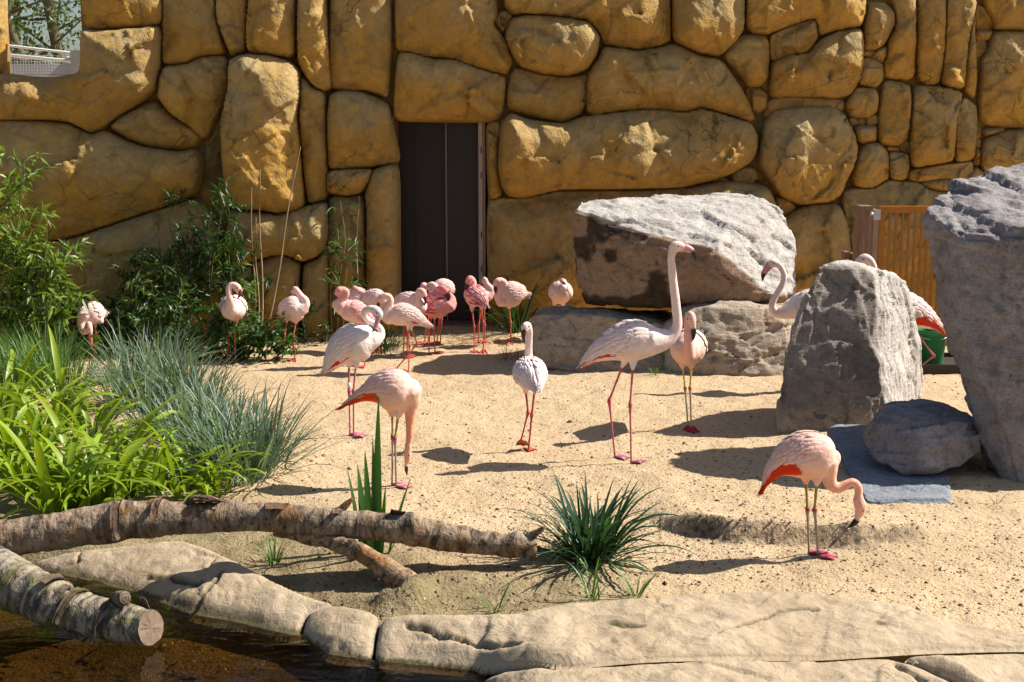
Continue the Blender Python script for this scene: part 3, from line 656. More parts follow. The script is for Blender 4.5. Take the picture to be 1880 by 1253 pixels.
# ---------------------------------------------------------------- beyond the window: fence and trees
YF = 16.5
fn = root('mesh_fence', (at(80, 110, YF).x, YF, 0), 'white railed wire mesh fence seen through the opening in the rock wall', 'fence')
fx0, fx1 = at(-120, 100, YF).x, at(134, 100, YF).x
def zline(px, py): return at(px, py, YF).z
def rail(n, p0, p1, r, mat=M['white']): V, F = tube([p0, p1], [r, r], 10); return mk(n, V, F, mat, fn)
zA0, zA1 = zline(-120, 68), zline(134, 98); zB0, zB1 = zline(-120, 88), zline(134, 113)
rail('rail', (fx0, YF, zA0), (fx1, YF, zA1), .016); rail('rail', (fx0, YF-.02, zB0), (fx1, YF-.02, zB1), .024)
nbr = 10
for i in range(nbr):
    t = (i+.5)/nbr; x = fx0+(fx1-fx0)*t; a = zA0+(zA1-zA0)*t; b_ = zB0+(zB1-zB0)*t
    rail('brace', (x-.04, YF-.01, a), (x+.03, YF-.01, b_), .008)
mb = MB(); gap = .035
for i in range(int((fx1-fx0)/gap)):
    x = fx0+gap*i; t = i*gap/(fx1-fx0); V, F = tube([(x, YF, 1.6), (x+.0, YF, zB0+(zB1-zB0)*t-.025)], [.0028]*2, 4, caps=(0, 0)); mb.add(V, F, (.7, .7, .7))
for j in range(int(1.3/gap)):
    z = 1.6+gap*j; V, F = tube([(fx0, YF+.006, z), (fx1, YF+.006, z)], [.0028]*2, 4, caps=(0, 0)); mb.add(V, F, (.7, .7, .7))
tag(mb.build('wire_mesh', M['steel'], fn), kind='stuff')
cbox('post', fx1-.01, fx1+.14, YF-.08, YF+.08, -.1, zA1+.03, simple('grey_concrete', (.42, .41, .40), .8, .2), fn); cbox('post', fx0-.12, fx0, YF-.06, YF+.06, -.1, zA0, M['white'], fn)
sh = root('service_building', (at(60, 130, 19).x, 19, 0), 'low pale building behind the wire mesh fence', 'building')
zr = at(60, 118, 19).z
cbox('wall', at(-300, 100, 19).x, at(230, 100, 19).x, 19, 22, -.2, zr-.15, simple('pale_render', (.55, .55, .55), .8, .1), sh, .01)
cbox('roof', at(-310, 100, 19).x, at(240, 100, 19).x, 18.9, 22.1, zr-.148, zr, simple('grey_roof', (.35, .35, .37), .7, .15), sh, .01)

def leafquad(mb, p, d, n, L, w, col):
    """pointed leaf folded along its midrib"""
    d = d/np.linalg.norm(d); s = np.cross(d, n); s /= np.linalg.norm(s)+1e-9; u = np.cross(s, d)
    m = p+d*L*.42; V = [p, m+s*w+u*w*.35, m-u*w*.1, m-s*w+u*w*.35, p+d*L-u*L*.10]
    mb.add(V, [(0, 1, 2), (0, 2, 3), (1, 4, 2), (2, 4, 3)], col)
def rnd(n=3): return RNG.normal(0, 1, n)
def jit(c, a=.25): k = 1+RNG.uniform(-a, a); return (c[0]*k*(1+RNG.uniform(-.08, .08)), c[1]*k, c[2]*k*(1+RNG.uniform(-.1, .1)))
def tree(x, y, h, k, label):
    t = root('tree', (x, y, 0), label, 'tree', 'trees beyond the wall'); P = [(x, y, -.2)]
    for i in range(8): P.append((P[-1][0]+RNG.normal(0, .12), P[-1][1]+RNG.normal(0, .12), h*(i+1)/8))
    P = crom(P, 3); R = np.linspace(.15, .03, len(P)); V, F = tube(P, R, 9); mk('trunk', V, F, M['birch'], t, [(.9, .85, .8)]*len(V))
    mb = MB(); lm = MB()
    for i in range(26):
        q = P[int(RNG.uniform(.2, .98)*(len(P)-1))]; an = RNG.uniform(0, 2*pi); L = RNG.uniform(.7, 2.0)*(1.1-q[2]/h*.6)
        e = q+np.array([cos(an)*L, sin(an)*L, RNG.uniform(.1, .8)*L]); V, F = tube(crom([q, (q+e)/2+rnd()*.1, e], 3), np.linspace(.03, .008, 7), 5); lm.add(V, F, (.7, .65, .6))
        for c in range(5):
            cc = q+(e-q)*RNG.uniform(.25, 1.05)+rnd()*.22
            for j in range(11):
                leafquad(mb, cc+rnd()*.16, rnd()+np.array([0, 0, -.4]), rnd(), RNG.uniform(.08, .13), RNG.uniform(.025, .04), jit((.075, .13, .03), .4))
    tag(lm.build('branches', M['birch'], t), kind='stuff'); tag(mb.build('crown', M['leaf'], t, False), kind='stuff')
for k, (px, Yt, h, lb) in enumerate(((20, 27, 7.5, 'slender tree left of the others beyond the fence'), (66, 25, 8, 'leafy slim tree rising beyond the mesh fence'), (100, 28, 8.5, 'pale trunked tree in the middle of the row beyond the fence'), (128, 26, 8, 'bushy tree right of the row beyond the fence'), (215, 27, 8, 'tree mostly hidden behind the rock wall'), (-60, 26, 8, 'tree at the far left beyond the fence'))):
    p = at(px, 150, Yt); tree(p.x, p.y, h, k, lb)

# ================================================================= FOREGROUND SLABS
pe = root('pond_edge', (0.6, 5.2, -.1), 'pale cracked cast-rock slabs edging the pond', 'rock edging')
def sbase(sd, ztop): return ZW+.012+(ztop-ZW-.012)*(1-np.exp(-np.clip(-sd-.01, 0, 9)/.20))-.25*sstep(0, .3, sd)
def spt(x, y, ztop):
    z = ztop
    for _ in range(12): p = gnd(x, y, z); z = .5*z+.5*float(sbase(sdpoly(np.array([p.x]), np.array([p.y]), POND), ztop)[0])
    return tuple(p)[:2]
def slab(px, ztop, k, cracks=(), st_=.012, tilt=(0, 0)):
    poly = chaikin([Vector(spt(x, y, ztop)) for x, y in px], 2, .18)
    V, F, nb, d, P = sheet(poly, st_); P3 = np.stack([V[:, 0], V[:, 1], 0*d], 1)
    t = np.clip(d/.09, 0, 1); sd = sdpoly(V[:, 0], V[:, 1], POND); z = sbase(sd, ztop)-.035*(1-(1-(1-t)**2)**.5)+np.clip(d/.06, 0, 1)*(.016*fbm(P3, 2.6, 3, k)+.012*cells(P3, 2.3, k, .8)+.006*fbm(P3, 12, 3, k+4)+.004*cells(P3, 14, k+8, .8))
    stn = np.zeros(len(V))
    for line, wd, dep in cracks:
        L = [np.array(spt(x, y, ztop)) for x, y in line]; dm = np.full(len(V), 1e9); Vj = V+.012*np.stack([fbm(P3, 14, 2, 2), fbm(P3, 14, 2, 3)], 1)
        for j in range(len(L)-1):
            e = L[j+1]-L[j]; tt = np.clip(((Vj-L[j]) @ e)/(e @ e), 0, 1); dm = np.minimum(dm, np.linalg.norm(Vj-L[j]-tt[:, None]*e, axis=1))
        z -= dep*np.exp(-(dm/(wd*.7))**2); stn = np.maximum(stn, .97*np.exp(-(dm/(wd*.95))**2)*sstep(-.9, -.2, fbm(P3, 3, 2, k+3)))
    stn = np.maximum(stn, sstep(-.05, .02, sd+.03*fbm(P3, 7, 3, 9))*.9); stn = np.maximum(stn, (z < ZW+.012)*.9)
    V3 = np.stack([V[:, 0], V[:, 1], z], 1)
    sk = V3[:nb].copy(); sk[:, 2] = -.45; n = len(V3); V3 = np.vstack([V3, sk]); F = list(F)+[(i, n+i, n+(i+1) % nb, (i+1) % nb) for i in range(nb)]
    c = np.zeros((len(V3), 3)); c[:n, 0] = stn; c[n:, 0] = .9
    mk('slab', V3, F, M['slab'], pe, c)
slab([(30, 1030), (130, 1006), (250, 993), (330, 983), (385, 1000), (480, 1048), (560, 1085), (625, 1100), (566, 1112), (552, 1150), (560, 1172), (420, 1142), (345, 1130), (290, 1106), (200, 1078), (100, 1056)], .05, 1, [(((410, 1050), (380, 1090), (355, 1122)), .012, .02), (((150, 1005), (140, 1030), (90, 1048)), .010, .022), (((270, 1055), (330, 1062), (370, 1072)), .02, .02)])
slab([(568, 1114), (625, 1101), (700, 1122), (690, 1150), (682, 1212), (600, 1206), (562, 1174), (554, 1150)], .05, 2)
slab([(703, 1122), (860, 1120), (960, 1118), (1040, 1100), (1240, 1088), (1330, 1080), (1480, 1080), (1660, 1100), (1720, 1125), (1880, 1155), (2060, 1185), (2060, 1190), (1880, 1181), (1700, 1186), (1630, 1190), (1500, 1199), (1240, 1199), (1100, 1209), (1040, 1217), (940, 1219), (870, 1229), (760, 1221), (686, 1213), (694, 1150)], .06, 3,
     [(((750, 1142), (800, 1158), (850, 1175), (950, 1192)), .013, .03), (((1320, 1165), (1400, 1135), (1430, 1120), (1495, 1118)), .009, .02), (((1120, 1140), (1180, 1150)), .02, .014)])
slab([(875, 1240), (1040, 1225), (1240, 1208), (1500, 1208), (1628, 1199), (1700, 1222), (1780, 1262), (1850, 1330), (1850, 1420), (860, 1420), (890, 1300)], .055, 4, [(((1640, 1222), (1660, 1240), (1700, 1258)), .014, .03)])
slab([(1642, 1198), (1880, 1188), (2060, 1196), (2060, 1420), (1860, 1420), (1858, 1325), (1790, 1262), (1708, 1220)], .06, 5)

# ================================================================= LOGS
def log(o_name, nodes, parent, mat, k, ns=28, steps=9, amp=.006, knots=(), caps=(0, 0), tint=(1, 1, 1)):
    N = np.array([[*at(x, y, Y), r/pxm(at(x, y, Y))] for x, y, Y, r in nodes]); N = crom(N, steps); P, R = N[:, :3], N[:, 3]
    T, S, U = frames(P); ln = np.concatenate([[0], np.cumsum(np.linalg.norm(np.diff(P, axis=0), axis=1))])
    V = []; uv = []
    for i in range(len(P)):
        for j in range(ns):
            th = 2*pi*j/ns; V.append(P[i]+R[i]*(sin(th)*S[i]+cos(th)*U[i])); uv.append((ln[i]*1.0, th/(2*pi)*3 if th < pi else (2*pi-th)/(2*pi)*3, 0))
    V = np.array(V); Nn = V-np.repeat(P, ns, 0); Nn /= np.linalg.norm(Nn, axis=1)[:, None]
    lon = np.repeat(ln, ns); d = amp*fbm(V, 9, 4, k)+amp*.9*cells(V, 13, k, .8)+.5*amp*fbm(np.stack([lon*30, 0*lon, V[:, 2]*3], 1), 1, 3, k+2)
    for kt, kth, kr, kh in knots:
        kp = P[int(kt*(len(P)-1))]; i = int(kt*(len(P)-1)); q = kp+R[i]*(sin(kth)*S[i]+cos(kth)*U[i]); dd = np.linalg.norm(V-q, axis=1); d += kh*np.exp(-(dd/kr)**2)
        ring = np.abs(lon-ln[i]); d += .12*kh*np.exp(-(ring/.012)**2)
    V = V+Nn*d[:, None]; m = len(P)
    F = [(i*ns+j, i*ns+(j+1) % ns, (i+1)*ns+(j+1) % ns, (i+1)*ns+j) for i in range(m-1) for j in range(ns)]
    e0 = V[:ns].mean(0)[None]; e1 = V[-ns:].mean(0)[None]; n = len(V); V = np.vstack([V, e0, e1])
    F += [(n, (j+1) % ns, j) for j in range(ns)]+[(n+1, (m-1)*ns+j, (m-1)*ns+(j+1) % ns) for j in range(ns)]
    o = mk(o_name, V, F, mat, parent, [tint]*len(V)); at_ = o.data.attributes.new('LogUV', 'FLOAT_VECTOR', 'POINT'); uv += [(0, 0, 0)]*2
    at_.data.foreach_set('vector', np.array(uv).ravel()); return o, P, R, T, S, U
def flake(parent, p, ax, rad, r, L, a0, a1, th=.004, mat=None):
    """curl of peeling bark around an axis"""
    ax = np.array(ax)/np.linalg.norm(ax); s = np.cross(ax, (0, 0, 1)); s /= np.linalg.norm(s); u = np.cross(s, ax); V = []; F = []
    for i in range(5):
        for j in range(8):
            a = a0+(a1-a0)*j/7; rr = r*(1+.16*(j/7)**2*3*rad)+.004*RNG.normal(); V.append(np.array(p)+ax*L*(i/4-.5)*(1-.25*(j/7))+rr*(sin(a)*s+cos(a)*u))
    n = len(V); V += [v+(np.array(p)-v)*th/r for v in V]
    for i in range(4):
        for j in range(7): q = i*8+j; F += [(q, q+1, q+9, q+8), (n+q, n+q+8, n+q+9, n+q+1)]
    b_ = [j for j in range(8)]+[8*i+7 for i in range(1, 5)]+[32+j for j in range(6, -1, -1)]+[8*i for i in range(3, 0, -1)]
    F += [(b_[i], b_[(i+1) % len(b_)], n+b_[(i+1) % len(b_)], n+b_[i]) for i in range(len(b_))]
    o = mk('bark_curl', V, F, mat or M['bark'], parent, [(.8, .7, .65)]*len(V)); return o
l1 = root('fallen_log', (at(740, 1075, 5.75).x, 5.75, 0), 'long thin fallen log with peeling bark lying across the pond edge', 'log', )
_, P, R, T, S, U = log('trunk', [(-90,1003,5.75,37), (0,991,5.8,34), (60,982,5.82,34), (110,975,5.85,35), (220,958,5.9,35), (340,952,5.92,30), (500,950,5.95,27), (600,960,5.95,25), (750,975,5.95,26), (900,999,5.95,22), (985,1006,5.95,20)], l1, M['bark'], 3, 30, 14, .006,
     ((.40, .3, .05, .012), (.47, 5.9, .04, .018), (.22, 5.2, .03, .02), (.55, .2, .05, .012), (.80, .2, .05, .03), (.865, .1, .03, .012), (.955, .3, .04, .02)))
log('branch', [(505,974,5.97,12), (560,985,5.95,13), (610,998,5.9,15), (650,1010,5.86,17), (690,1032,5.82,20), (742,1066,5.76,20), (757,1076,5.74,19)], l1, M['bark'], 9, 20, 9, .006, ((.55, .2, .03, .012),), tint=(1.15, 1.05, .95))
log('branch', [(632,985,5.95,9), (636,1005,5.9,9), (645,1030,5.86,6)], l1, M['bark'], 12, 12, 6, .004)
log('twig', [(345,928,5.93,9), (355,917,5.92,7), (380,916,5.9,6), (412,921,5.88,4)], l1, M['bark'], 14, 10, 6, .004, tint=(.8, .72, .7))
log('twig', [(966,990,5.95,9), (982,980,5.94,7), (1000,968,5.93,4)], l1, M['bark'], 15, 10, 6, .004)
log('twig', [(600,944,5.96,9), (625,936,5.97,8), (648,915,5.98,3)], l1, M['bark'], 16, 10, 6, .003, tint=(.7, .55, .45))
for tt, L, a0, a1 in ((.40, .05, -.9, 1.9), (.47, .045, -1.0, 1.2), (.53, .16, -.5, .5), (.61, .12, .1, .9), (.72, .05, -.2, .8), (.79, .09, -.5, .3)):
    i = int(tt*(len(P)-1)); flake(l1, P[i], T[i], 1, R[i]*1.08, L, a0, a1)
l2 = root('birch_log', (at(200, 1140, 5.35).x, 5.35, -.12), 'thick mossy birch log with a sawn end lying in the water', 'log')
_, P, R, T, S, U = log('trunk', [(-150,1000,5.66,50), (-70,1025,5.62,50), (0,1060,5.52,48), (60,1090,5.45,45), (130,1119,5.38,38), (200,1140,5.32,36), (255,1151,5.28,34), (276,1153,5.25,33)], l2, M['birch'], 5, 32, 14, .006,
    ((.52, 5.2, .03, .022), (.62, 5.0, .03, .02), (.74, .2, .05, .012), (.82, 5.0, .04, .02), (.45, .3, .03, .02)), tint=(1, 1, 1))
e = P[-1]; ax = T[-1]; V = [e+ax*.004]; 
for rr in (.35, .7, .97): V += [e+ax*(.004+.003*RNG.normal())+R[-1]*rr*(sin(2*pi*j/28)*S[-1]+cos(2*pi*j/28)*U[-1]) for j in range(28)]
F = [(0, 1+j, 1+(j+1) % 28) for j in range(28)]+[(1+r_*28+j, 1+r_*28+28+j, 1+r_*28+28+(j+1) % 28, 1+r_*28+(j+1) % 28) for r_ in range(2) for j in range(28)]
mk('sawn_end', V, F, M['cutwood'], l2)
log('branch_stub', [(196,1128,5.32,17), (206,1112,5.30,14), (218,1102,5.28,13), (231,1099,5.26,12)], l2, M['birch'], 21, 14, 6, .006, tint=(.6, .55, .5))
log('branch_stub', [(120,1140,5.34,12), (140,1160,5.30,10), (155,1175,5.28,8)], l2, M['birch'], 22, 12, 6, .005, tint=(.5, .5, .4))
log('twig', [(118,1100,5.4,7), (126,1088,5.38,5), (130,1078,5.37,3)], l2, M['birch'], 23, 8, 5, .003, tint=(.6, .55, .5))
for tt, L, a0, a1 in ((.5, .05, -1.6, .6), (.6, .04, -1.6, 1.6), (.72, .03, -2, 2), (.83, .06, -2.4, -.6)):
    i = int(tt*(len(P)-1)); flake(l2, P[i], T[i], 1, R[i]*1.05, L, a0, a1, mat=M['birch'])

# ================================================================= FLAMINGOS
PINK = dict(
  greater=dict(body=(.80, .69, .66), back=(.80, .71, .70), neck=(.80, .63, .58), head=(.80, .62, .57), belly=(.80, .62, .55), wing=(.81, .72, .71), red=(.62, .055, .025), bill=(.66, .27, .31), tip=(.014, .012, .014), leg=(.52, .13, .15), knee=(.45, .09, .11), foot=(.55, .22, .27), eye=(.5, .4, .1)),
  lesser=dict(body=(.84, .63, .59), back=(.84, .67, .64), neck=(.80, .52, .47), head=(.80, .50, .45), belly=(.82, .54, .47), wing=(.84, .66, .63), red=(.55, .08, .09), bill=(.20, .045, .055), tip=(.05, .02, .025), leg=(.58, .13, .10), knee=(.52, .09, .07), foot=(.55, .10, .09), eye=(.6, .2, .02)),
  chilean=dict(body=(.80, .52, .43), back=(.80, .56, .49), neck=(.78, .40, .29), head=(.78, .44, .34), belly=(.80, .48, .35), wing=(.80, .57, .51), red=(.68, .045, .012), bill=(.72, .55, .48), tip=(.012, .011, .012), leg=(.33, .25, .07), knee=(.36, .02, .06), foot=(.46, .09, .15), eye=(.6, .4, .1)))
def vary(d, **kw): r = dict(d); r.update(kw); return r
def bird(label, crop, kind, torso, neck, head, bill, legs, wr=.82, vox=.0075, red=.5, stripes=0, Y=None, feathers=1.0, tail=True, blk=False, tipat=.45, footdir=None, band=None, lifted=(), pose=None):
    ox, oy, s = crop; K = kind
    def pp(x, y): return ox+x/s, oy+y/s
    f0 = legs[0][2]; Y0 = gnd(*pp(f0[0], f0[1])).y if Y is None else Y
    def node(n): x, y = pp(n[0], n[1]); p = at(x, y, Y0+n[2]); return [*p, n[3]/s/pxm(p)]
    tN = crom([node(n) for n in torso], 6); nN = crom([node(n) for n in neck], 5); hN = crom([node(neck[-1])]+[node(n) for n in head], 5)
    bN = crom([node(n) for n in bill], 5)
    fp = gnd(*pp(f0[0], f0[1])) if Y is None else at(*pp(f0[0], f0[1]), Y0)
    R0 = root('flamingo', (fp.x, Y0, gz(fp.x, Y0)), label, 'flamingo', 'flamingos in the enclosure')
    TP, TR = tN[:, :3], np.maximum(tN[:, 3], .004); tT, tS, tU = frames(TP, (0, 0, 1))
    V, F = [], []
    def addm(v, f): n = len(V); V.extend([tuple(a) for a in v]); F.extend([tuple(i+n for i in q) for q in f])
    addm(*tube(TP, TR, 20, wr, (1, 1), (0, 0, 1)))
    addm(*tube(nN[:, :3], nN[:, 3], 14)); addm(*tube(hN[:, :3], hN[:, 3], 14, .88))
    LG = []
    for i, (h, a, f) in enumerate(legs):
        side = .035 if i == 0 else -.035
        hp = Vector(node((h[0], h[1], h[2] if len(h) > 2 else side, 1))[:3]); x, y = pp(f[0], f[1])
        if i in lifted: fpt = at(x, y, Y0+side*.8)
        else:
            fpt = gnd(x, y) if Y is None else at(x, y, Y0+side); zz = gz(fpt.x, fpt.y); fpt.z = zz+.008
        t_ = .5; ya = hp.y*(1-t_)+fpt.y*t_; ap = at(*pp(a[0], a[1]), ya)
        LG.append((hp, ap, fpt))
        ic = int(np.argmin(np.linalg.norm(TP-np.array(hp), axis=1))); tr = max(.02, TR[ic]*.30)
        up = hp+(Vector(TP[ic])-hp)*.55
        addm(*tube(crom([list(up)+[tr*1.5], list(hp)+[tr*.75], list(hp.lerp(ap, .20))+[.0085]], 5)[:, :3], crom([[tr*1.5], [tr*.75], [.0095]], 5)[:, 0], 12))
    Vb, Fb, Nb = modmesh(V, F, [('REMESH', dict(mode='VOXEL', voxel_size=vox)), ('SMOOTH', dict(factor=.5, iterations=6))])
    # plumage colours along torso, neck, head
    smp = np.vstack([tN, nN, hN]); n1, n2 = len(tN), len(nN)
    base = np.zeros((len(smp), 3))
    base[:n1] = K['body']; tt = np.linspace(0, 1, n2)[:, None]; base[n1:n1+n2] = np.array(K['belly'])*(1-sstep(0, .35, tt))+np.array(K['neck'])*sstep(0, .35, tt); base[n1+n2:] = K['head']
    D = np.linalg.norm(Vb[:, None, :]-smp[None, :, :3], axis=2)/np.maximum(smp[None, :, 3], .012); ii = D.argmin(1); C_ = base[ii].copy()
    wt = np.exp(-(D-D.min(1)[:, None])*9); C_ = (wt @ base)/wt.sum(1)[:, None]
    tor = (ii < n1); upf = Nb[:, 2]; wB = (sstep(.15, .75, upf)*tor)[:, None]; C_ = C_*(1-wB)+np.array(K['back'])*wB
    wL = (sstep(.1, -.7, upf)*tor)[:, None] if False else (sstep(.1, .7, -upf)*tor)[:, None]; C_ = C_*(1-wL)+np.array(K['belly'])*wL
    C_ *= (1+.06*fbm(Vb, 18, 3, 5))[:, None]
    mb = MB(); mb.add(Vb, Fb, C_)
    # legs and feet
    for hp, ap, fpt in LG:
        k_ = .0072 if pxm(fp) > 0 else .007
        e0 = hp.lerp(ap, .02)
        pts = [list(e0)+[k_*1.25], list(hp.lerp(ap, .3))+[k_*1.0], list(hp.lerp(ap, .85))+[k_*.95], list(ap)+[k_*1.75], list(ap.lerp(fpt, .12))+[k_*1.15], list(ap.lerp(fpt, .3))+[k_*.85], list(ap.lerp(fpt, .9))+[k_*.8], list(fpt)+[k_*1.15]]
        Q = crom(pts, 4); v, f = tube(Q[:, :3], Q[:, 3], 10)
        q = np.concatenate([[0]*3, np.linspace(0, 1, len(Q)), [1]*3]); cc = []
        for a in q:
            kn = math.exp(-((a-.43)/.06)**2); ft = max(0, (a-.93)/.07); c = np.array(K['leg'])*(1-kn)+np.array(K['knee'])*kn
            lo = K.get('leg2'); 
            if lo is not None and a > .45: c = np.array(lo)*(1-kn)+np.array(K['knee'])*kn
            c = c*(1-ft)+np.array(K['foot'])*ft; cc += [tuple(c)]*10
        mb.add(v, f, cc)
        fd = footdir if footdir is not None else math.atan2(TP[-1][1]-TP[0][1], TP[-1][0]-TP[0][0])
        up_ = LG.index((hp, ap, fpt)) in lifted
        sc = .085*(1.0 if pxm(fp) else 1); Rz = Matrix.Rotation(fd, 3, 'Z'); toes = []
        for an, L in ((-.62, .95), (0, 1.12), (.62, .95)):
            d = Rz @ Vector((cos(an), sin(an), 0)); dz = -.7 if up_ else 0; e = fpt+d*sc*L+Vector((0, 0, dz*sc*L))
            if not up_: e.z = gz(e.x, e.y)+.005
            m_ = fpt.lerp(e, .55); m_.z += .006; toes.append((m_, e)); Q = crom([list(fpt)+[.0075], list(m_)+[.0065], list(e)+[.003]], 3); v, f = tube(Q[:, :3], Q[:, 3], 8); mb.add(v, f, K['foot'])
        for (m1, e1), (m2, e2) in ((toes[0], toes[1]), (toes[1], toes[2])):
            a = e1.lerp(e2, .5).lerp(fpt, .18); t3 = Vector((0, 0, .003)); P_ = [fpt, m1, e1.lerp(fpt, .06), a, e2.lerp(fpt, .06), m2]
            v = [p+t3 for p in P_]+[p-t3*.6 for p in P_]; mb.add(v, [(0, 1, 3), (1, 2, 3), (0, 3, 5), (3, 4, 5), (6, 9, 7), (7, 9, 8), (6, 11, 9), (9, 11, 10)], K['foot'])
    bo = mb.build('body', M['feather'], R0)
    # bill
    Q = bN; q = np.concatenate([[0]*3, np.linspace(0, 1, len(Q)), [1]*3]); v, f = tube(Q[:, :3], Q[:, 3], 12, .78)
    cc = []
    for a in q:
        w_ = float(sstep(tipat-.05, tipat+.05, a)); c = np.array(K['bill'])*(1-w_)+np.array(K['tip'])*w_; cc += [tuple(c)]*12
    mb = MB(); mb.add(v, f, cc); bl = mb.build('bill', M['horn'], R0)
    # eyes
    hc = hN[int(len(hN)*.62)]; hd = bN[0, :3]-hN[0, :3]; hd /= np.linalg.norm(hd)+1e-9
    sv = np.cross(hd, (0, 0, 1)); sv = sv/np.linalg.norm(sv) if np.linalg.norm(sv) > .35 else np.array([.3, -.95, 0])
    sv = sv*np.sign(-sv[1] if abs(sv[1]) > .1 else 1)
    for s_ in (1, -1):
        c = hc[:3]+s_*sv*hc[3]*.86+np.array([0, 0, .12*hc[3]]); v, f = tube([c-s_*sv*.004, c+s_*sv*.002], [.0058, .0045], 10); mk('eye', v, f, M['horn'], R0, [(.02, .012, .008)]*len(v))
    # wings: overlapping feathers laid over the flanks
    if feathers > 0:
        L_ = np.concatenate([[0], np.cumsum(np.linalg.norm(np.diff(TP, axis=0), axis=1))]); LT = L_[-1]
        def surf(u, th, off):
            x = u*LT
            if x < 0: c = TP[0]+tT[0]*x; i = 0; r = max(.004, TR[0]*.8); S_, U_ = tS[0], tU[0]
            else:
                i = min(len(TP)-2, int(np.searchsorted(L_, x, 'right')-1)); g_ = (x-L_[i])/(L_[i+1]-L_[i]+1e-9); c = TP[i]*(1-g_)+TP[i+1]*g_; r = TR[i]*(1-g_)+TR[i+1]*g_; S_, U_ = tS[i], tU[i]
            n = wr*sin(th)*S_+cos(th)*U_; return c+(r+off)*n, r
        def feather(mb, u0, th0, L, W, dth, lift, col, edge, base=.002, nst=7):
            Vv = []; cc = []
            for j in range(nst):
                t = j/(nst-1); wd = W*(min(1, .45+1.6*t) if t < .5 else sqrt(max(.0, 1-((t-.5)/.5)**2.4)))+.0004
                u = u0-t*L/LT; th = th0+dth*t
                for q_ in (-1, -.5, 0, .5, 1):
                    p, r = surf(u, th+q_*wd/max(r_ref[0], .02), base+lift*t+.004*(1-q_*q_)*(.4+t)); Vv.append(p); m_ = abs(q_)**2*.5+.5*max(0, t-.6)/.4; cc.append(tuple(np.array(col)*(1-m_)+np.array(edge)*m_))
            Ff = [(j*5+k, j*5+k+1, (j+1)*5+k+1, (j+1)*5+k) for j in range(nst-1) for k in range(4)]; mb.add(Vv, Ff, cc)
        r_ref = [TR.max()]; sz = TR.max()/.14
        for sd in (1, -1):
            mb = MB(); rows = 10
            if blk: feather(mb, .46, sd*radians(106), .12*sz, .006*sz, sd*-.08, .003, (.02, .015, .015), (.02, .015, .015), .0035); feather(mb, .40, sd*radians(105), .13*sz, .005*sz, sd*-.1, .003, (.02, .015, .015), (.02, .015, .015), .003)
            for i in range(rows):
                u0 = .26+.56*(i/(rows-1)); nth = 10
                for j in range(nth):
                    thd = 10+102*((j+.5*(i % 2))/(nth-.5)); 
                    if thd > 112-34*max(0, (u0-.58)/.2): continue
                    if red >= .9 and thd > 80 and u0 < .68: continue
                    c = np.array(K['wing'])*np.array([.98, .90, .88])*RNG.uniform(.90, 1.03); ed = np.array(K['wing'])*1.04
                    if stripes and RNG.random() < stripes: c = np.array(K['red'])*RNG.uniform(.9, 1.4); ed = np.array(K['wing'])
                    elif RNG.random() < .25: c = c*np.array([1, .86, .82])
                    ll = RNG.uniform(.85, 1.2)*(.125 if i < 4 else .085)*sz
                    feather(mb, u0, sd*radians(thd+RNG.uniform(-3, 3)), ll, RNG.uniform(.85, 1.15)*.019*sz, sd*RNG.uniform(-.06, .10), .0095*sz*feathers, c, ed, .0015+.0006*i)
            if red > 0:          # coral coverts along the wing edge
                nr_ = int(7*red)+2
                for row in range(4 if red >= .9 else 1):
                    for j in range(nr_):
                        u0 = .52-.42*red*(j/nr_)-.02*row; th_ = 119-11*row-5*(j % 2)-14*(j/nr_); feather(mb, u0, sd*radians(th_), .13*sz, (.026 if red >= .9 else .010)*sz, sd*-.10, .005, tuple(np.array(K['red'])*RNG.uniform(.8, 1.15)), K['red'], .0085-.001*row)
            if tail:
                for j in range(8):
                    thd = 12+j*18; c = K['red'] if red > .25 and j > 1 else K['wing']; c = tuple(np.array(c)*RNG.uniform(.85, 1.1))
                    feather(mb, .17+.02*(j % 2), sd*radians(thd), RNG.uniform(.16, .21)*LT, .010*sz, 0, .003, c, c, .003)
            mb.build('wing', M['feather'], R0)
    if band is not None:
        li, t0, h_, colr, oth = band; hp, ap, fpt = LG[li]; a, b_ = (hp, ap) if oth else (ap, fpt); c0, c1 = a.lerp(b_, t0), a.lerp(b_, t0+h_)
        v, f = tube([c0, c1], [.0115, .0115], 14, caps=(0, 0)); mk('leg_band', v, f, M['plain'], R0, [colr]*len(v))
    return R0
G_, L_s, CH_ = PINK['greater'], PINK['lesser'], PINK['chilean']
K6 = (1380, 770, 4.321); K4 = (580, 540, 3.386); K5 = (920, 420, 2.785); K7 = (380, 480, 5.968); KA = (590, 450, 3.798); K8 = (120, 520, 7.829); KR = (1040, 340, 3.686); KS = (1380, 300, 3.132)
olive = vary(CH_, leg2=(.36, .30, .21))
bird('pale pink flamingo with scarlet wing edge lowering its black bill beside the slate slab', K6, olive,
  [(108,520,0,8), (150,445,0,42), (210,385,0,82), (300,332,0,146), (420,298,0,184), (540,296,0,182), (606,305,0,142), (640,313,0,76)],
  [(592,345,0,104), (606,405,0,78), (612,460,0,62), (628,515,0,52), (680,545,0,44), (745,522,0,38), (800,500,0,34), (842,530,0,33), (850,585,0,33)],
  [(848,640,0,50), (862,690,0,55), (855,740,0,42), (842,775,0,30)], [(843,768,0,30), (838,795,0,31), (815,822,0,28), (788,845,0,18), (760,862,0,5)],
  [((430,470), (443,712), (455,1085)), ((518,480), (500,718), (527,1118))], vox=.006, red=1.0, footdir=0.0, tipat=.28, band=(1, .93, .04, (.03, .1, .06), 0))
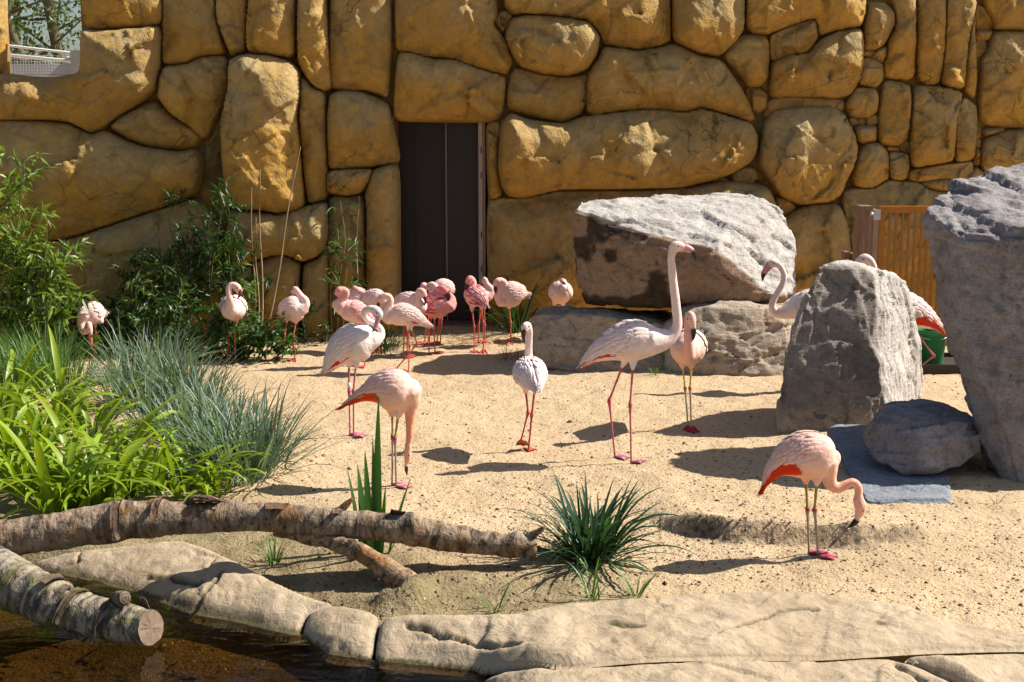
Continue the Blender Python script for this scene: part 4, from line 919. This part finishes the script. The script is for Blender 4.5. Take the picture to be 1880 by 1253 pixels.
bird('orange pink flamingo with its neck hanging straight down to feed beside the iris leaves', K4, vary(olive, neck=(.78, .34, .21), head=(.78, .42, .29), red=(.70, .075, .015), leg2=(.36, .26, .22), knee=(.40, .04, .14), foot=(.60, .24, .28)),
  [(200,682,0,8), (250,652,0,26), (320,622,0,52), (400,600,0,105), (490,603,0,138), (556,598,0,122), (590,598,0,74)],
  [(580,620,0,88), (594,668,0,58), (589,715,0,42), (584,800,0,28), (584,865,0,24), (579,918,0,22)], [(573,965,0,27), (571,1010,0,27), (566,1050,0,18)], [(565,1045,0,17), (562,1072,0,16), (563,1100,0,12), (566,1127,0,4)],
  [((474,735), (477,885), (474,1178)), ((512,745), (492,898), (500,1195))], vox=.0065, red=1.0, footdir=0.0, tipat=.3, blk=True)
bird('white flamingo preening with its lilac bill pressed to its breast and a white leg ring', K4, vary(G_, leg=(.42, .14, .18), bill=(.56, .27, .38), neck=(.78, .68, .66), head=(.78, .68, .66)),
  [(50,492,0,8), (85,452,0,36), (130,395,0,72), (190,335,0,105), (260,305,0,120), (318,285,0,96), (350,285,0,58)],
  [(335,300,0,70), (380,290,.0,34), (408,255,.02,24), (400,215,.04,21), (365,187,.05,20), (325,165,.04,20), (300,135,.0,20), (306,104,-.02,21), (340,92,-.04,24)], [(370,103,-.05,31), (392,125,-.06,28), (391,148,-.06,22)], [(388,140,-.06,23), (379,178,-.06,19), (366,210,-.06,14), (352,236,-.06,5)],
  [((205,435), (207,602), (212,880)), ((250,432), (233,605), (235,892))], vox=.007, red=.45, footdir=0.1, tipat=.72, band=(0, .70, .2, (.75, .75, .72), 1))
bird('tall white flamingo standing with neck fully upright and red legs apart', K5, G_,
  [(405,712,0,6), (440,680,0,22), (490,642,0,44), (560,608,0,72), (640,584,0,100), (710,574,0,98), (780,570,0,76), (832,558,0,48)],
  [(770,575,0,80), (830,570,0,55), (872,548,0,36), (897,512,0,27), (902,470,0,25), (896,410,0,24), (889,340,0,23), (880,270,0,22), (873,200,0,21), (870,150,0,20), (876,115,0,22)], [(886,95,0,29), (907,91,0,28), (930,97,0,23)], [(922,96,0,25), (950,101,0,20), (974,114,0,16), (987,136,0,12), (992,160,0,4)],
  [((632,672), (553,880), (582,1180)), ((675,682), (660,900), (665,1212))], vox=.007, red=.5, footdir=-.15, tipat=.52, blk=True)
bird('small white flamingo seen from behind walking with one foot raised', K5, vary(L_s, body=(.78, .68, .67), back=(.78, .70, .70), wing=(.78, .71, .72), neck=(.78, .62, .59), head=(.78, .60, .57), leg=(.42, .07, .07), foot=(.42, .10, .05)),
  [(190,836,-.20,8), (178,805,-.15,32), (158,765,-.07,70), (146,742,.02,80), (142,720,.1,64), (141,695,.17,38)], [(141,705,.13,45), (140,660,.17,25), (141,610,.16,20), (144,560,.15,18), (145,520,.13,18)], [(136,498,.11,22), (124,502,.09,23), (118,520,.08,18)], [(118,518,.08,17), (114,548,.07,15), (119,585,.07,5)],
  [((172,822,.0), (157,950), (140,1135)), ((125,822,.0), (138,940), (103,1080))], wr=1.0, red=0, footdir=1.4, tipat=.05, lifted=(1,), feathers=.8)
bird('peach flamingo facing forward with yellow legs in front of the brown boulder', K5, vary(olive, leg=(.60, .42, .08), leg2=(.50, .42, .30), knee=(.40, .05, .06), foot=(.42, .04, .06), neck=(.78, .43, .35), head=(.78, .46, .38)),
  [(985,600,.30,12), (975,603,.22,45), (962,608,.1,84), (952,613,0,90), (950,622,-.07,66)], [(953,640,-.08,55), (957,640,-.14,34), (958,590,-.17,26), (957,540,-.17,24), (956,495,-.16,23), (960,462,-.15,25)], [(966,447,-.16,29), (974,468,-.18,27), (981,492,-.19,20)], [(981,485,-.19,19), (985,515,-.195,16), (985,545,-.195,13), (982,568,-.19,5)],
  [((973,698,0), (966,815), (972,1030)), ((927,695,0), (941,815), (955,1020))], wr=1.0, red=.3, footdir=-1.5, tipat=.28, feathers=.7)
bird('pale pink flamingo with looped neck preening in front of the leafy shrub', K7, L_s,
  [(305,470,.24,30), (300,490,.15,100), (290,518,.03,138), (286,530,-.06,118), (285,540,-.11,70)], [(268,500,-.10,80), (257,430,-.13,44), (243,360,-.12,36), (238,300,-.11,35), (265,262,-.1,34), (305,262,-.1,37)], [(333,290,-.1,43), (351,325,-.1,40)], [(353,318,-.1,36), (362,360,-.11,27), (342,402,-.11,8)],
  [((232,640,0), (240,838), (220,1105)), ((318,650,0), (303,830), (315,1110))], wr=1.0, red=0, footdir=-1.9, tipat=.75, feathers=.6)
bird('pink flamingo asleep with its head laid back on its shoulder beside the fluted column', K7, vary(L_s, bill=(.6, .3, .3)),
  [(825,575,.05,50), (875,540,.0,108), (950,530,-.02,142), (1010,530,-.03,122), (1055,522,-.03,66)], [(1040,520,-.05,70), (1088,478,-.05,42), (1078,428,-.03,40), (1032,385,0,38), (988,332,0,36)], [(966,308,0,38), (955,345,.02,40)], [(955,350,.03,30), (955,395,.05,22), (962,430,.07,10)],
  [((878,645), (850,800), (822,1070)), ((975,655), (945,820), (965,1090))], red=0, footdir=-1.9, feathers=.6)
bird('salmon flamingo with curved neck at the left of the flock by the bamboo', KA, vary(L_s, body=(.78, .44, .42), wing=(.76, .43, .43), back=(.78, .46, .45), neck=(.76, .36, .34), head=(.76, .34, .31)),
  [(382,560,.05,10), (330,525,.03,36), (262,482,0,68), (195,455,-.02,76), (145,435,-.02,55)], [(135,430,-.03,55), (105,412,-.04,34), (135,382,-.04,27), (170,354,-.04,24), (173,325,-.04,24), (148,314,-.04,26)], [(125,320,-.05,30), (110,340,-.05,24)], [(107,342,-.05,19), (92,370,-.05,14), (88,395,-.05,5)],
  [((250,550), (285,690), (305,852)), ((215,540), (225,690), (240,842))], red=.15, stripes=.08, footdir=-2.2, tipat=.1)
bird('pink flamingo dozing with its neck folded along its back behind the salmon one', KA, vary(L_s, body=(.78, .46, .44), neck=(.76, .38, .36), head=(.76, .36, .34)),
  [(150,405,.05,20), (200,385,.03,60), (260,382,0,76), (320,400,-.02,60)], [(315,405,-.03,48), (345,388,-.05,28), (320,352,-.05,24), (282,336,-.05,22), (250,317,-.04,22)], [(232,306,-.03,24), (222,318,-.02,24)], [(224,322,-.01,18), (230,345,0,12), (240,365,.0,5)],
  [((250,445), (235,600), (240,742)), ((285,450), (270,600), (272,748))], red=0, footdir=-.6)
bird('pink flamingo showing only its rounded back between the preening birds', KA, L_s,
  [(295,372,.05,28), (335,376,.03,58), (400,382,0,62), (450,395,0,42)], [(440,400,0,34), (462,430,.02,26), (448,452,.05,24)], [(430,455,.07,26), (418,465,.08,22)], [(415,466,.08,17), (405,485,.08,12), (405,500,.08,4)],
  [((390,435), (378,600), (350,755)), ((412,435), (400,600), (376,745))], red=0, footdir=-.6)
bird('white and pink flamingo with pointed tail and one leg folded back in mid-step', KA, vary(L_s, body=(.80, .60, .56), wing=(.80, .64, .61), back=(.80, .64, .61), leg=(.66, .16, .11)),
  [(772,572,0,5), (722,550,0,24), (650,512,0,56), (580,492,0,74), (510,490,0,72), (462,500,0,50)], [(475,498,-.01,60), (445,478,-.02,38), (462,430,-.03,28), (483,395,-.03,24), (470,362,-.03,24), (440,355,-.03,24)], [(418,368,-.03,27), (405,395,-.03,24)], [(403,398,-.03,20), (395,428,-.03,13), (400,446,-.03,4)],
  [((605,578), (615,700), (608,885)), ((625,578), (668,690), (535,850))], red=.15, footdir=3.0, tipat=.05, lifted=(1,))
bird('pale flamingo with a short looped neck facing the dark pink bird', KA, L_s,
  [(510,430,.05,14), (550,402,.02,48), (610,397,0,62), (670,412,0,55), (705,430,0,38)], [(695,435,-.02,46), (680,395,-.04,26), (670,352,-.04,22), (682,322,-.04,24)], [(702,327,-.05,28), (716,352,-.05,24)], [(717,355,-.05,19), (726,390,-.05,13), (721,420,-.05,4)],
  [((575,450), (577,620), (572,790)), ((600,450), (600,620), (598,782))], red=0, footdir=-.3, tipat=.05)
bird('dark rose flamingo with crimson streaked back standing before the doorway', KA, vary(L_s, body=(.70, .27, .26), wing=(.72, .36, .36), back=(.68, .28, .29), belly=(.74, .33, .29), neck=(.72, .25, .25), head=(.66, .20, .21), red=(.38, .02, .05)),
  [(690,442,0,38), (740,430,0,70), (800,420,0,90), (860,412,0,84), (898,412,0,52)], [(885,420,-.02,58), (908,382,0,32), (882,352,.03,28), (842,342,.04,26), (812,330,.02,26), (820,310,-.02,26)], [(845,312,-.05,30), (866,326,-.06,26)], [(868,328,-.06,23), (886,362,-.06,17), (884,396,-.06,5)],
  [((765,498), (755,600), (750,770)), ((790,498), (785,600), (793,765))], red=.1, stripes=.55, footdir=-.5, tipat=.1, tail=False)
bird('pale flamingo at the back of the flock, nearest the dark door', KA, vary(L_s, body=(.78, .56, .52)),
  [(905,322,.05,28), (880,302,.02,48), (830,297,0,52), (792,312,0,38)], [(792,318,-.03,40), (778,335,-.05,26), (795,308,-.06,22), (790,286,-.06,22), (772,278,-.05,24)], [(752,289,-.05,25), (745,310,-.05,20)], [(744,312,-.05,16), (742,338,-.05,10), (748,352,-.05,4)],
  [((820,350), (823,520), (805,695)), ((840,350), (838,520), (830,690))], red=0, footdir=-2.4)
bird('pink flamingo mostly hidden behind its flock mates near the door jamb', KA, L_s,
  [(775,385,.05,36), (742,375,0,55), (710,375,0,38)], [(705,365,0,34), (698,332,0,21), (712,302,0,20), (726,286,0,22)], [(713,285,-.02,25), (705,300,-.02,20)], [(704,302,-.02,15), (700,324,-.02,10), (705,335,-.02,4)],
  [((745,430), (745,560), (745,690)), ((730,430), (728,560), (722,690))], red=0, footdir=-2.4)
bird('pink flamingo with crimson striped wings walking, one webbed foot lifted', KA, vary(L_s, body=(.76, .42, .40), wing=(.78, .56, .54), head=(.72, .30, .29), red=(.48, .03, .09)),
  [(1148,425,-.08,10), (1122,394,-.05,44), (1082,364,0,72), (1052,352,.05,68), (1032,345,.08,46)], [(1035,350,.06,42), (1046,312,.05,28), (1060,276,.04,24), (1052,246,.03,25)], [(1036,240,.02,29), (1026,262,.01,26)], [(1025,262,.01,21), (1013,292,0,15), (1015,316,0,5)],
  [((1050,445,.02), (1065,570), (1066,750)), ((1115,440,-.03), (1128,540), (1130,722))], wr=.95, red=.1, stripes=.5, footdir=-1.5, tipat=.05, lifted=(1,))
bird('pink flamingo half hidden behind the striped one with neck bent back', KA, L_s,
  [(1118,372,.05,38), (1140,355,0,50), (1162,352,0,42)], [(1162,348,0,40), (1186,330,0,24), (1180,302,0,22), (1156,280,0,22), (1142,256,0,22)], [(1140,240,0,24), (1134,258,0,20)], [(1133,260,0,16), (1125,280,0,10), (1130,292,0,4)],
  [((1120,400), (1097,560), (1097,690)), ((1132,400), (1140,560), (1140,690))], red=0, footdir=-1.4)
bird('pale flamingo balancing on one leg right of the doorway', KA, vary(L_s, body=(.80, .58, .52), wing=(.80, .62, .57)),
  [(1424,352,0,24), (1390,345,0,64), (1330,350,0,86), (1275,360,0,74), (1247,362,0,50)], [(1262,378,-.02,58), (1242,355,-.03,32), (1250,320,-.04,26), (1272,290,-.04,23), (1275,263,-.04,23), (1250,250,-.04,25)], [(1228,258,-.05,28), (1216,280,-.05,24)], [(1215,282,-.05,20), (1212,316,-.05,14), (1220,340,-.05,4)],
  [((1308,430), (1320,540), (1320,702))], red=0, footdir=-1.9, tipat=.1)
bird('rounded pink flamingo with its head tucked away behind the flat-topped boulder', KA, vary(L_s, bill=(.16, .03, .07)),
  [(1690,300,-.15,25), (1680,320,-.1,60), (1668,335,0,78), (1665,345,.1,62), (1660,350,.15,32)], [(1668,300,.1,45), (1668,268,.1,30), (1680,258,.03,26)], [(1690,262,-.05,25), (1692,275,-.09,22)], [(1690,272,-.10,17), (1702,302,-.135,17), (1709,335,-.13,6)],
  [((1625,405,0), (1625,560), (1625,710)), ((1685,405,0), (1685,560), (1685,710))], wr=1.0, red=0, footdir=1.4, tipat=.0, feathers=.5, Y=12.3)
bird('pale flamingo stooping among the tall grasses by the rock wall', K8, vary(L_s, body=(.76, .56, .52), wing=(.76, .60, .57), back=(.76, .60, .57), bill=(.50, .13, .10), tip=(.35, .10, .08)),
  [(600,430,.1,8), (545,440,.06,75), (460,440,.02,148), (370,440,-.03,165), (295,445,-.06,125)], [(265,480,-.08,105), (235,580,-.1,68), (258,680,-.13,58), (298,690,-.16,48), (318,620,-.19,46)], [(335,590,-.2,50), (343,660,-.21,56), (352,720,-.21,46)], [(352,715,-.21,44), (365,810,-.21,34), (386,920,-.21,20), (400,990,-.21,8)],
  [((430,600), (440,850), (420,1060)), ((520,560), (590,520), (690,980))], red=0, footdir=-1.7, tipat=.8, feathers=.35, tail=False)
bird('white flamingo with S-shaped neck and pink bill looking out past the standing stone', KR, G_,
  [(1830,875,0,15), (1770,845,0,62), (1690,825,0,100), (1590,822,0,100), (1520,835,0,68)], [(1540,840,0,78), (1480,862,0,48), (1425,866,0,33), (1393,830,0,26), (1402,778,0,24), (1436,718,0,22), (1465,660,0,21), (1470,602,0,21), (1446,552,0,22)], [(1420,532,0,26), (1396,530,0,30), (1376,542,0,26)], [(1378,540,0,26), (1350,574,0,23), (1332,610,0,16), (1327,645,0,5)],
  [((1640,915), (1640,1180), (1640,1440)), ((1670,915), (1670,1180), (1672,1440))], red=.4, Y=10.0, footdir=3.0, tipat=.55)
bird('white flamingo with bright red flank behind the standing stone, one leg bent', KS, vary(G_, leg=(.62, .20, .20)),
  [(1102,978,0,6), (1062,938,0,27), (992,892,0,62), (900,852,0,95), (800,830,0,95), (738,822,0,60)], [(755,815,0,62), (712,800,0,42), (690,760,0,30), (692,700,0,24), (702,650,0,22), (700,600,0,22), (682,562,0,24)], [(655,546,0,27), (633,556,0,29), (614,572,0,24)], [(616,570,0,22), (592,608,0,17), (585,640,0,6)],
  [((860,940), (862,1120), (864,1290)), ((925,940), (1048,1108), (930,1200))], red=1.0, Y=10.1, footdir=3.0, tipat=.6, lifted=(1,))

# ================================================================= PLANTS
def blade_pts(L, lean, droop, w, n=7, fold=.35, tw=0.0):
    """arching strap leaf from the origin along +X: vertices and faces"""
    p = np.zeros(3); a = lean; V = []; ds = L/n
    for i in range(n+1):
        t = i/n; wd = w*(min(1, .55+1.8*t) if t < .35 else (1-((t-.35)/.65)**1.9))+.0003; k = tw*t
        s = np.array([-sin(k)*cos(a)*0, cos(k), sin(k)]); up = np.array([-cos(a), 0, sin(a)])
        V += [p+s*wd+up*wd*fold, p.copy(), p-s*wd+up*wd*fold]
        p = p+ds*np.array([sin(a), 0, cos(a)]); a += droop*(.4+1.5*t)/n
    F = [(i*3+k, i*3+k+1, i*3+k+4, i*3+k+3) for i in range(n) for k in range(2)]
    return np.array(V), F
def blade(mb, base, az, L, lean, droop, w, col, tip=None, n=6, fold=.3):
    V, F = blade_pts(L, lean, droop, w, n, fold, RNG.normal(0, .3)); c, s = cos(az), sin(az)
    V = np.stack([V[:, 0]*c-V[:, 1]*s, V[:, 0]*s+V[:, 1]*c, V[:, 2]], 1)+np.array(base)
    if tip is None: mb.add(V, F, col)
    else: t = np.repeat(np.linspace(0, 1, n+1), 3)[:, None]; mb.add(V, F, [tuple(x) for x in np.array(col)*(1-t)+np.array(tip)*t])
def gbase(px, py): p = gnd(px, py); return Vector((p.x, p.y, gz(p.x, p.y)-.01))
# ---- strap-leaved lilies: every leaf a part
def variants(n, L, lean, droop, w, col, tip, fold=.35):
    out = []
    for i in range(n):
        V, F = blade_pts(RNG.uniform(*L), RNG.uniform(*lean), RNG.uniform(*droop), RNG.uniform(*w), 9, fold, RNG.normal(0, .35))
        me = bpy.data.meshes.new('leaf'); me.from_pydata(V.tolist(), [], F); c = np.array(jit(col, .22)); tp = np.array(jit(tip, .22))
        t = np.repeat(np.linspace(0, 1, 10), 3)[:, None]; cc = np.ones((len(V), 4)); cc[:, :3] = c*(1-t)+tp*t
        a = me.color_attributes.new('Col', 'FLOAT_COLOR', 'POINT'); a.data.foreach_set('color', cc.ravel()); me.polygons.foreach_set('use_smooth', [True]*len(F)); me.materials.append(M['leaf']); out.append(me)
    return out
def leafclump(name, label, cat, group, p, meshes, n, spread, sc=(.8, 1.2), az=None):
    r_ = root(name, p, label, cat, group)
    for i in range(n):
        o = bpy.data.objects.new('leaf', meshes[RNG.integers(len(meshes))]); a = RNG.uniform(0, 2*pi); d = spread*sqrt(RNG.random())
        o.location = (cos(a)*d, sin(a)*d, 0); k = RNG.uniform(*sc); o.scale = (k, k, k*RNG.uniform(.9, 1.1)); o.rotation_euler = (RNG.normal(0, .08), RNG.normal(0, .08), (a+RNG.normal(0, .6)) if az is None else az+RNG.normal(0, .5)); link(o, r_)
    return r_
LV = variants(16, (.34, .62), (.12, .75), (.9, 2.6), (.013, .022), (.17, .28, .014), (.29, .39, .028))
for px, py, n, s in ((60,895,30,1.1), (115,932,36,1.1), (190,925,40,1.05), (262,905,36,1.0), (335,905,30,.9), (400,905,20,.75), (50,860,34,1.05), (140,860,34,1.05), (225,860,30,1.0), (-10,800,34,1.1), (80,800,34,1.1), (165,800,22,1.0), (20,745,26,1.05), (110,745,20,1.0)):
    leafclump('strap_leaf_plant', 'lime green lily clump drooping over the back of the fallen log' if py > 885 else 'lime green lily clump inside the bed, ringed by other lilies' if py > 790 else 'lime green lily clump backing onto the tall fine grass', 'plant', 'lime green lilies by the pond' if py > 885 else 'lilies inside the bed' if py > 790 else 'lilies before the fine grass', gbase(px, py), LV, n, .13, (.85*s, 1.3*s))
# ---- dark green tussock in the sand
TV = variants(14, (.30, .50), (.15, 1.25), (.3, 1.5), (.0065, .010), (.022, .060, .028), (.050, .115, .062), .4)
leafclump('grass_tussock', 'dark green spiky grass tussock growing alone in the sand', 'grass tussock', None, gbase(1085, 1022), TV, 190, .10, (.7, 1.12))
ir = root('iris_plant', gbase(690, 1018), 'upright sword-shaped iris leaves standing behind the fallen log', 'plant')
for dx, dy_, L, ln_, az_, w_ in ((.01, .02, .80, .02, 1.35, .021), (-.05, 0, .46, .10, 2.2, .022), (-.03, .03, .52, .12, 1.9, .019), (.06, .02, .40, .30, .6, .014), (.03, -.02, .36, .12, 1.2, .013), (-.07, .02, .44, .22, 2.3, .012), (.0, -.03, .60, .06, 1.7, .014), (.06, .03, .26, .5, -.4, .010), (-.02, -.04, .30, .05, 4.5, .018)):
    V, F = blade_pts(L, ln_, .12, w_, 9, .18, .2); c_, s_ = cos(az_), sin(az_); V = np.stack([V[:, 0]*c_-V[:, 1]*s_, V[:, 0]*s_+V[:, 1]*c_, V[:, 2]], 1)+np.array(ir.location)+np.array([dx, dy_, 0]); t_ = np.repeat(np.linspace(0, 1, 10), 3)[:, None]
    mk('leaf', V, F, M['leaf'], ir, np.array([.02, .075, .018])*(1-t_)+np.array([.07, .17, .03])*t_)
IV2 = variants(5, (.25, .4), (.2, .6), (.5, 1.8), (.006, .009), (.05, .15, .02), (.12, .25, .04), .3)
for i, (px, py, n, s, lb) in enumerate(((503,1022,12,.55,'tiny green grass tuft on the mud under the fallen log'), (908,1108,9,.5,'tiny wilted grass tuft beside the pale slab'), (1092,1100,12,.55,'small grass tuft on the sand near the dark tussock'), (1168,1092,9,.5,'small sparse grass tuft at the back rim of the pale slab'), (1095,1062,8,.45,'tiny seedling tuft at the foot of the dark tussock'), (1835,925,7,.3,'tiny weed in the shade of the massive boulder'), (1205,690,10,.4,'little green weed at the foot of the brown boulders'), (1690,905,6,.3,'tiny weed at the front of the slate slab'))):
    leafclump('grass_tuft', lb, 'grass tuft', None, gbase(px, py), IV2, n, .03, (.7*s, 1.2*s))
# ---- blue green sedges: thin blades, too many to pick apart
def sedge(px, py, n, L, lb, col=(.070, .135, .095), tip=(.20, .28, .22), w=.0062, spread=.16, grp='blue green sedges', lean=(.05, 1.15)):
    p = gbase(px, py); r_ = root('sedge_tussock', p, lb, 'grass', grp); mb = MB()
    for i in range(n):
        a = RNG.uniform(0, 2*pi); d = spread*sqrt(RNG.random()); b_ = p+Vector((cos(a)*d, sin(a)*d, 0))
        blade(mb, b_, a+RNG.normal(0, .5), RNG.uniform(.6, 1.1)*L, RNG.uniform(*lean), RNG.uniform(.1, 1.2), RNG.uniform(.7, 1.25)*w, jit(col, .35), jit(tip, .35), 5)
    tag(mb.build('blades', M['leaf'], r_), kind='stuff')
SL = 'blue green sedge tussock with thin glaucous blades on the rim of the open sand'; SL2 = 'blue green sedge tussock behind the lilies, away from the sand'
for px, py in ((455,880), (405,860), (430,815), (350,830), (365,775), (290,790), (300,735), (235,745), (245,695), (345,735), (480,850), (300,690)): sedge(px, py, 130, .52, SL if px > 340 else SL2, grp='sedges on the sand rim' if px > 340 else 'sedges behind the lilies')
BL = 'tall fine green grass growing against the left of the rock wall'
for px, py in ((15,715), (70,715), (120,720), (30,680), (85,690), (-30,690)): sedge(px, py, 150, .48, BL, (.060, .140, .035), (.15, .27, .07), .0036, .22, 'fine grasses by the wall', (.02, .7))
# ---- leafy shrubs
def shrub(name, label, cat, Y, stems, ntw, nl, LL, LW, col, twl=.22, stemcol=(.10, .12, .04), start=.3, r0=.008, dr=-.35):
    b0 = gnd(stems[0][0], stems[0][1]); x0 = at(stems[0][0], stems[0][1], Y); r_ = root(name, (x0.x, Y, gz(x0.x, Y)), label, cat); mb = MB()
    for bx, by, tx, ty in stems:
        a = at(bx, by, Y+RNG.uniform(-.08, .08)); a.z = gz(a.x, a.y)-.02; e = at(tx, ty, Y+RNG.uniform(-.28, .18)); a, e = np.array(a), np.array(e)
        P = crom([a, a*.6+e*.4+rnd()*.05, a*.25+e*.75+rnd()*.05, e], 5); V, F = tube(P, np.linspace(r0, r0*.4, len(P)), 6); mk('stem', V, F, M['plain'], r_, [jit(stemcol)]*len(V))
        for t in range(ntw):
            q = P[int((start+(1-start)*RNG.random())*(len(P)-1))]; d = rnd(); d[2] = abs(d[2])*.5+.1; d /= np.linalg.norm(d); tl = twl*RNG.uniform(.4, 1.2); en = q+d*tl; V, F = tube([q, q*.5+en*.5+rnd()*.01, en], [.0025, .002, .0014], 4); mb.add(V, F, stemcol)
            for j in range(nl):
                s_ = RNG.uniform(.35, 1.0); p = q+(en-q)*s_; ld = d*.5+rnd()*.75; ld[2] += dr; leafquad(mb, p, ld, np.array([0, 0, 1])+rnd()*.45, LL*RNG.uniform(.7, 1.2), LW*RNG.uniform(.8, 1.2), jit(col, .4))
    tag(mb.build('foliage', M['leaf'], r_, False), kind='stuff')
shrub('bamboo', 'sunlit yellow green bamboo reaching high up the left of the wall', 'bamboo', 11.2, [(20,660,48,275), (10,660,8,330), (60,660,85,385), (95,660,118,440), (40,660,30,430), (70,660,70,470), (-30,660,-25,300), (110,660,105,520), (15,660,15,520)], 20, 9, .14, .017, (.16, .24, .035), .25)
shrub('bamboo', 'dark green bamboo thicket in the corner beside the fluted column', 'bamboo', 12.15, [(330,650,330,360), (390,650,402,335), (410,650,425,410), (370,650,368,395), (300,650,292,440), (260,650,242,470), (320,650,305,500), (430,650,442,470), (345,650,350,450), (390,650,395,450), (420,650,415,520), (360,650,340,540), (280,650,270,540)], 15, 8, .12, .013, (.040, .090, .022), .26)
shrub('bamboo', 'pale leaved bamboo tips bending over the undergrowth in front of the dark thicket', 'bamboo', 11.8, [(290,660,300,480), (265,660,258,505), (320,660,330,500), (280,660,270,525)], 13, 8, .10, .011, (.12, .185, .045), .22)
shrub('bamboo', 'thin sunlit bamboo shoots leaning on the fluted column', 'bamboo', 11.9, [(420,650,412,430), (440,650,420,470), (450,650,448,520)], 10, 7, .10, .011, (.115, .20, .03), .16)
shrub('bamboo', 'slim bamboo growing in the gap left of the doorway', 'bamboo', 12.45, [(612,650,618,400), (622,650,625,370), (632,650,640,430), (645,650,652,470), (628,650,610,500)], 8, 6, .11, .010, (.07, .14, .03), .16, (.25, .20, .07), .2)
shrub('leafy_shrub', 'low dense green shrub at the foot of the fluted column', 'shrub', 11.35, [(350,668,345,600), (380,668,375,575), (410,668,405,570), (440,668,445,570), (470,668,480,590), (490,668,505,610), (330,668,320,610), (425,668,425,600), (395,668,390,610), (455,668,460,610)], 30, 9, .055, .014, (.055, .135, .022), .17, dr=-.1, start=.05)
shrub('leafy_shrub', 'dark low weeds along the wall between column and doorway', 'shrub', 12.3, [(520,655,515,600), (560,655,560,590), (590,655,592,605), (540,655,545,615), (640,650,640,615)], 14, 8, .05, .012, (.035, .085, .02), .15, dr=-.1, start=.05)
shrub('leafy_shrub', 'broad green undergrowth behind the stooping flamingo', 'shrub', 11.6, [(150,665,150,560), (190,665,185,550), (230,665,225,560), (270,665,270,580), (310,665,310,570), (120,665,115,580), (60,665,60,600), (20,665,20,590)], 22, 9, .085, .017, (.045, .105, .022), .22, dr=-.2, start=.1)
RV = variants(6, (.4, .6), (.35, .9), (.5, 1.6), (.045, .065), (.03, .09, .018), (.06, .15, .025), .25)
leafclump('broad_leaf_plant', 'broad-leaved rosette plant growing against the left rock wall', 'plant', None, gbase(185, 648), RV, 13, .08, (.9, 1.35))
GV = variants(10, (.32, .5), (.1, .9), (.5, 2.0), (.004, .0065), (.025, .07, .016), (.045, .11, .025), .3)
leafclump('grass_tussock', 'dark rounded grass tuft beside the left jamb of the doorway', 'grass tussock', None, gbase(698, 645), GV, 150, .16, (.6, .95))
leafclump('grass_tussock', 'dark drooping grass against the wall right of the doorway', 'grass tussock', None, gbase(948, 612), GV, 70, .12, (.9, 1.7))
leafclump('grass_tuft', 'flat dark grass patch in front of the flat-topped boulder', 'grass tuft', None, gbase(935, 662), GV, 40, .10, (.25, .45))
# ---- dry canes
for i, (bx, by, tx, ty, Yc, lb) in enumerate(((468,640,462,345,12.0,'dry cane standing upright at the left of its bunch'), (480,640,478,312,12.0,'tallest dry cane of the bunch beside the column'), (474,640,470,400,11.95,'short dry cane in the bunch beside the column'), (484,640,552,270,12.05,'long dry cane leaning across the fluted column'), (560,600,540,500,12.3,'thin dark stick leaning on the column base'), (650,640,660,360,12.4,'dry cane in front of the doorway jamb'))):
    a = at(bx, by, Yc); a.z = gz(a.x, a.y)-.01; e = at(tx, ty, Yc+.25); P = crom([a, a.lerp(e, .35)+Vector((.015, 0, 0)), a.lerp(e, .7)+Vector((-.01, 0, 0)), e], 6); R_ = np.linspace(.009, .0035, len(P)); R_[::4] *= 1.35
    V, F = tube(P, R_, 7); tag(mk('dry_cane', V, F, M['plain'], None, [(.36, .25, .13) if i != 4 else (.06, .04, .03)]*len(V)), lb, 'cane')
# ---- specks and straw
mb = MB(); ex = ((1, 0, 0), (0, 1, 0))
def chip(mb, x, y, L, w, h, col, up=.0):
    z = gz_[0]; a = RNG.uniform(0, 2*pi); d = np.array([cos(a), sin(a), RNG.uniform(-.15, .15)]); s_ = np.array([-sin(a), cos(a), RNG.uniform(-.2, .2)]); c = np.array([x, y, z+up])
    V = [c-d*L, c+s_*w, c+d*L*RNG.uniform(.7, 1), c-s_*w, c+np.array([0, 0, h])]; mb.add(V, [(0, 1, 4), (1, 2, 4), (2, 3, 4), (3, 0, 4), (0, 3, 2, 1)], col)
gz_ = [0]; pts = []
NCH = 16000
pxs = RNG.uniform(250, 1950, NCH); pys = 640+(1130-640)*RNG.random(NCH)**.75; Wp = np.array([tuple(gnd(a, b)) for a, b in zip(pxs, pys)])
dens = vnoise(Wp*np.array([1.1, 1.1, 0]), 41)*.5+.5; keep = RNG.random(NCH) < .25+.9*dens; Wp = Wp[keep]; zz = gfield(Wp[:, 0], Wp[:, 1])[0]
for (x, y, _), z in zip(Wp, zz):
    gz_[0] = z; k = RNG.lognormal(0, .45); chip(mb, x, y, .0065*k, .0035*k, .0035*k, jit((.115, .06, .028) if RNG.random() < .75 else (.36, .27, .17), .4))
tag(mb.build('debris', M['plain'], None, False), 'tiny dark chips and crumbs strewn over the sand', 'debris', kind='stuff')
mb = MB()
for i in range(420):
    x = RNG.uniform(at(690, 600, 12.6).x, at(1010, 600, 12.6).x); y = RNG.uniform(11.9, 13.1); gz_[0] = gz(x, y)+.004; a = RNG.uniform(0, 2*pi); L = RNG.uniform(.03, .10); p = Vector((x, y, gz_[0])); V, F = tube([p, p+Vector((cos(a)*L, sin(a)*L, RNG.uniform(0, .015)))], [.0018, .0015], 4, caps=(0, 0)); mb.add(V, F, jit((.30, .2, .08), .4))
tag(mb.build('straw', M['plain'], None, False), 'loose straw scattered before the doorway', 'straw', kind='stuff')
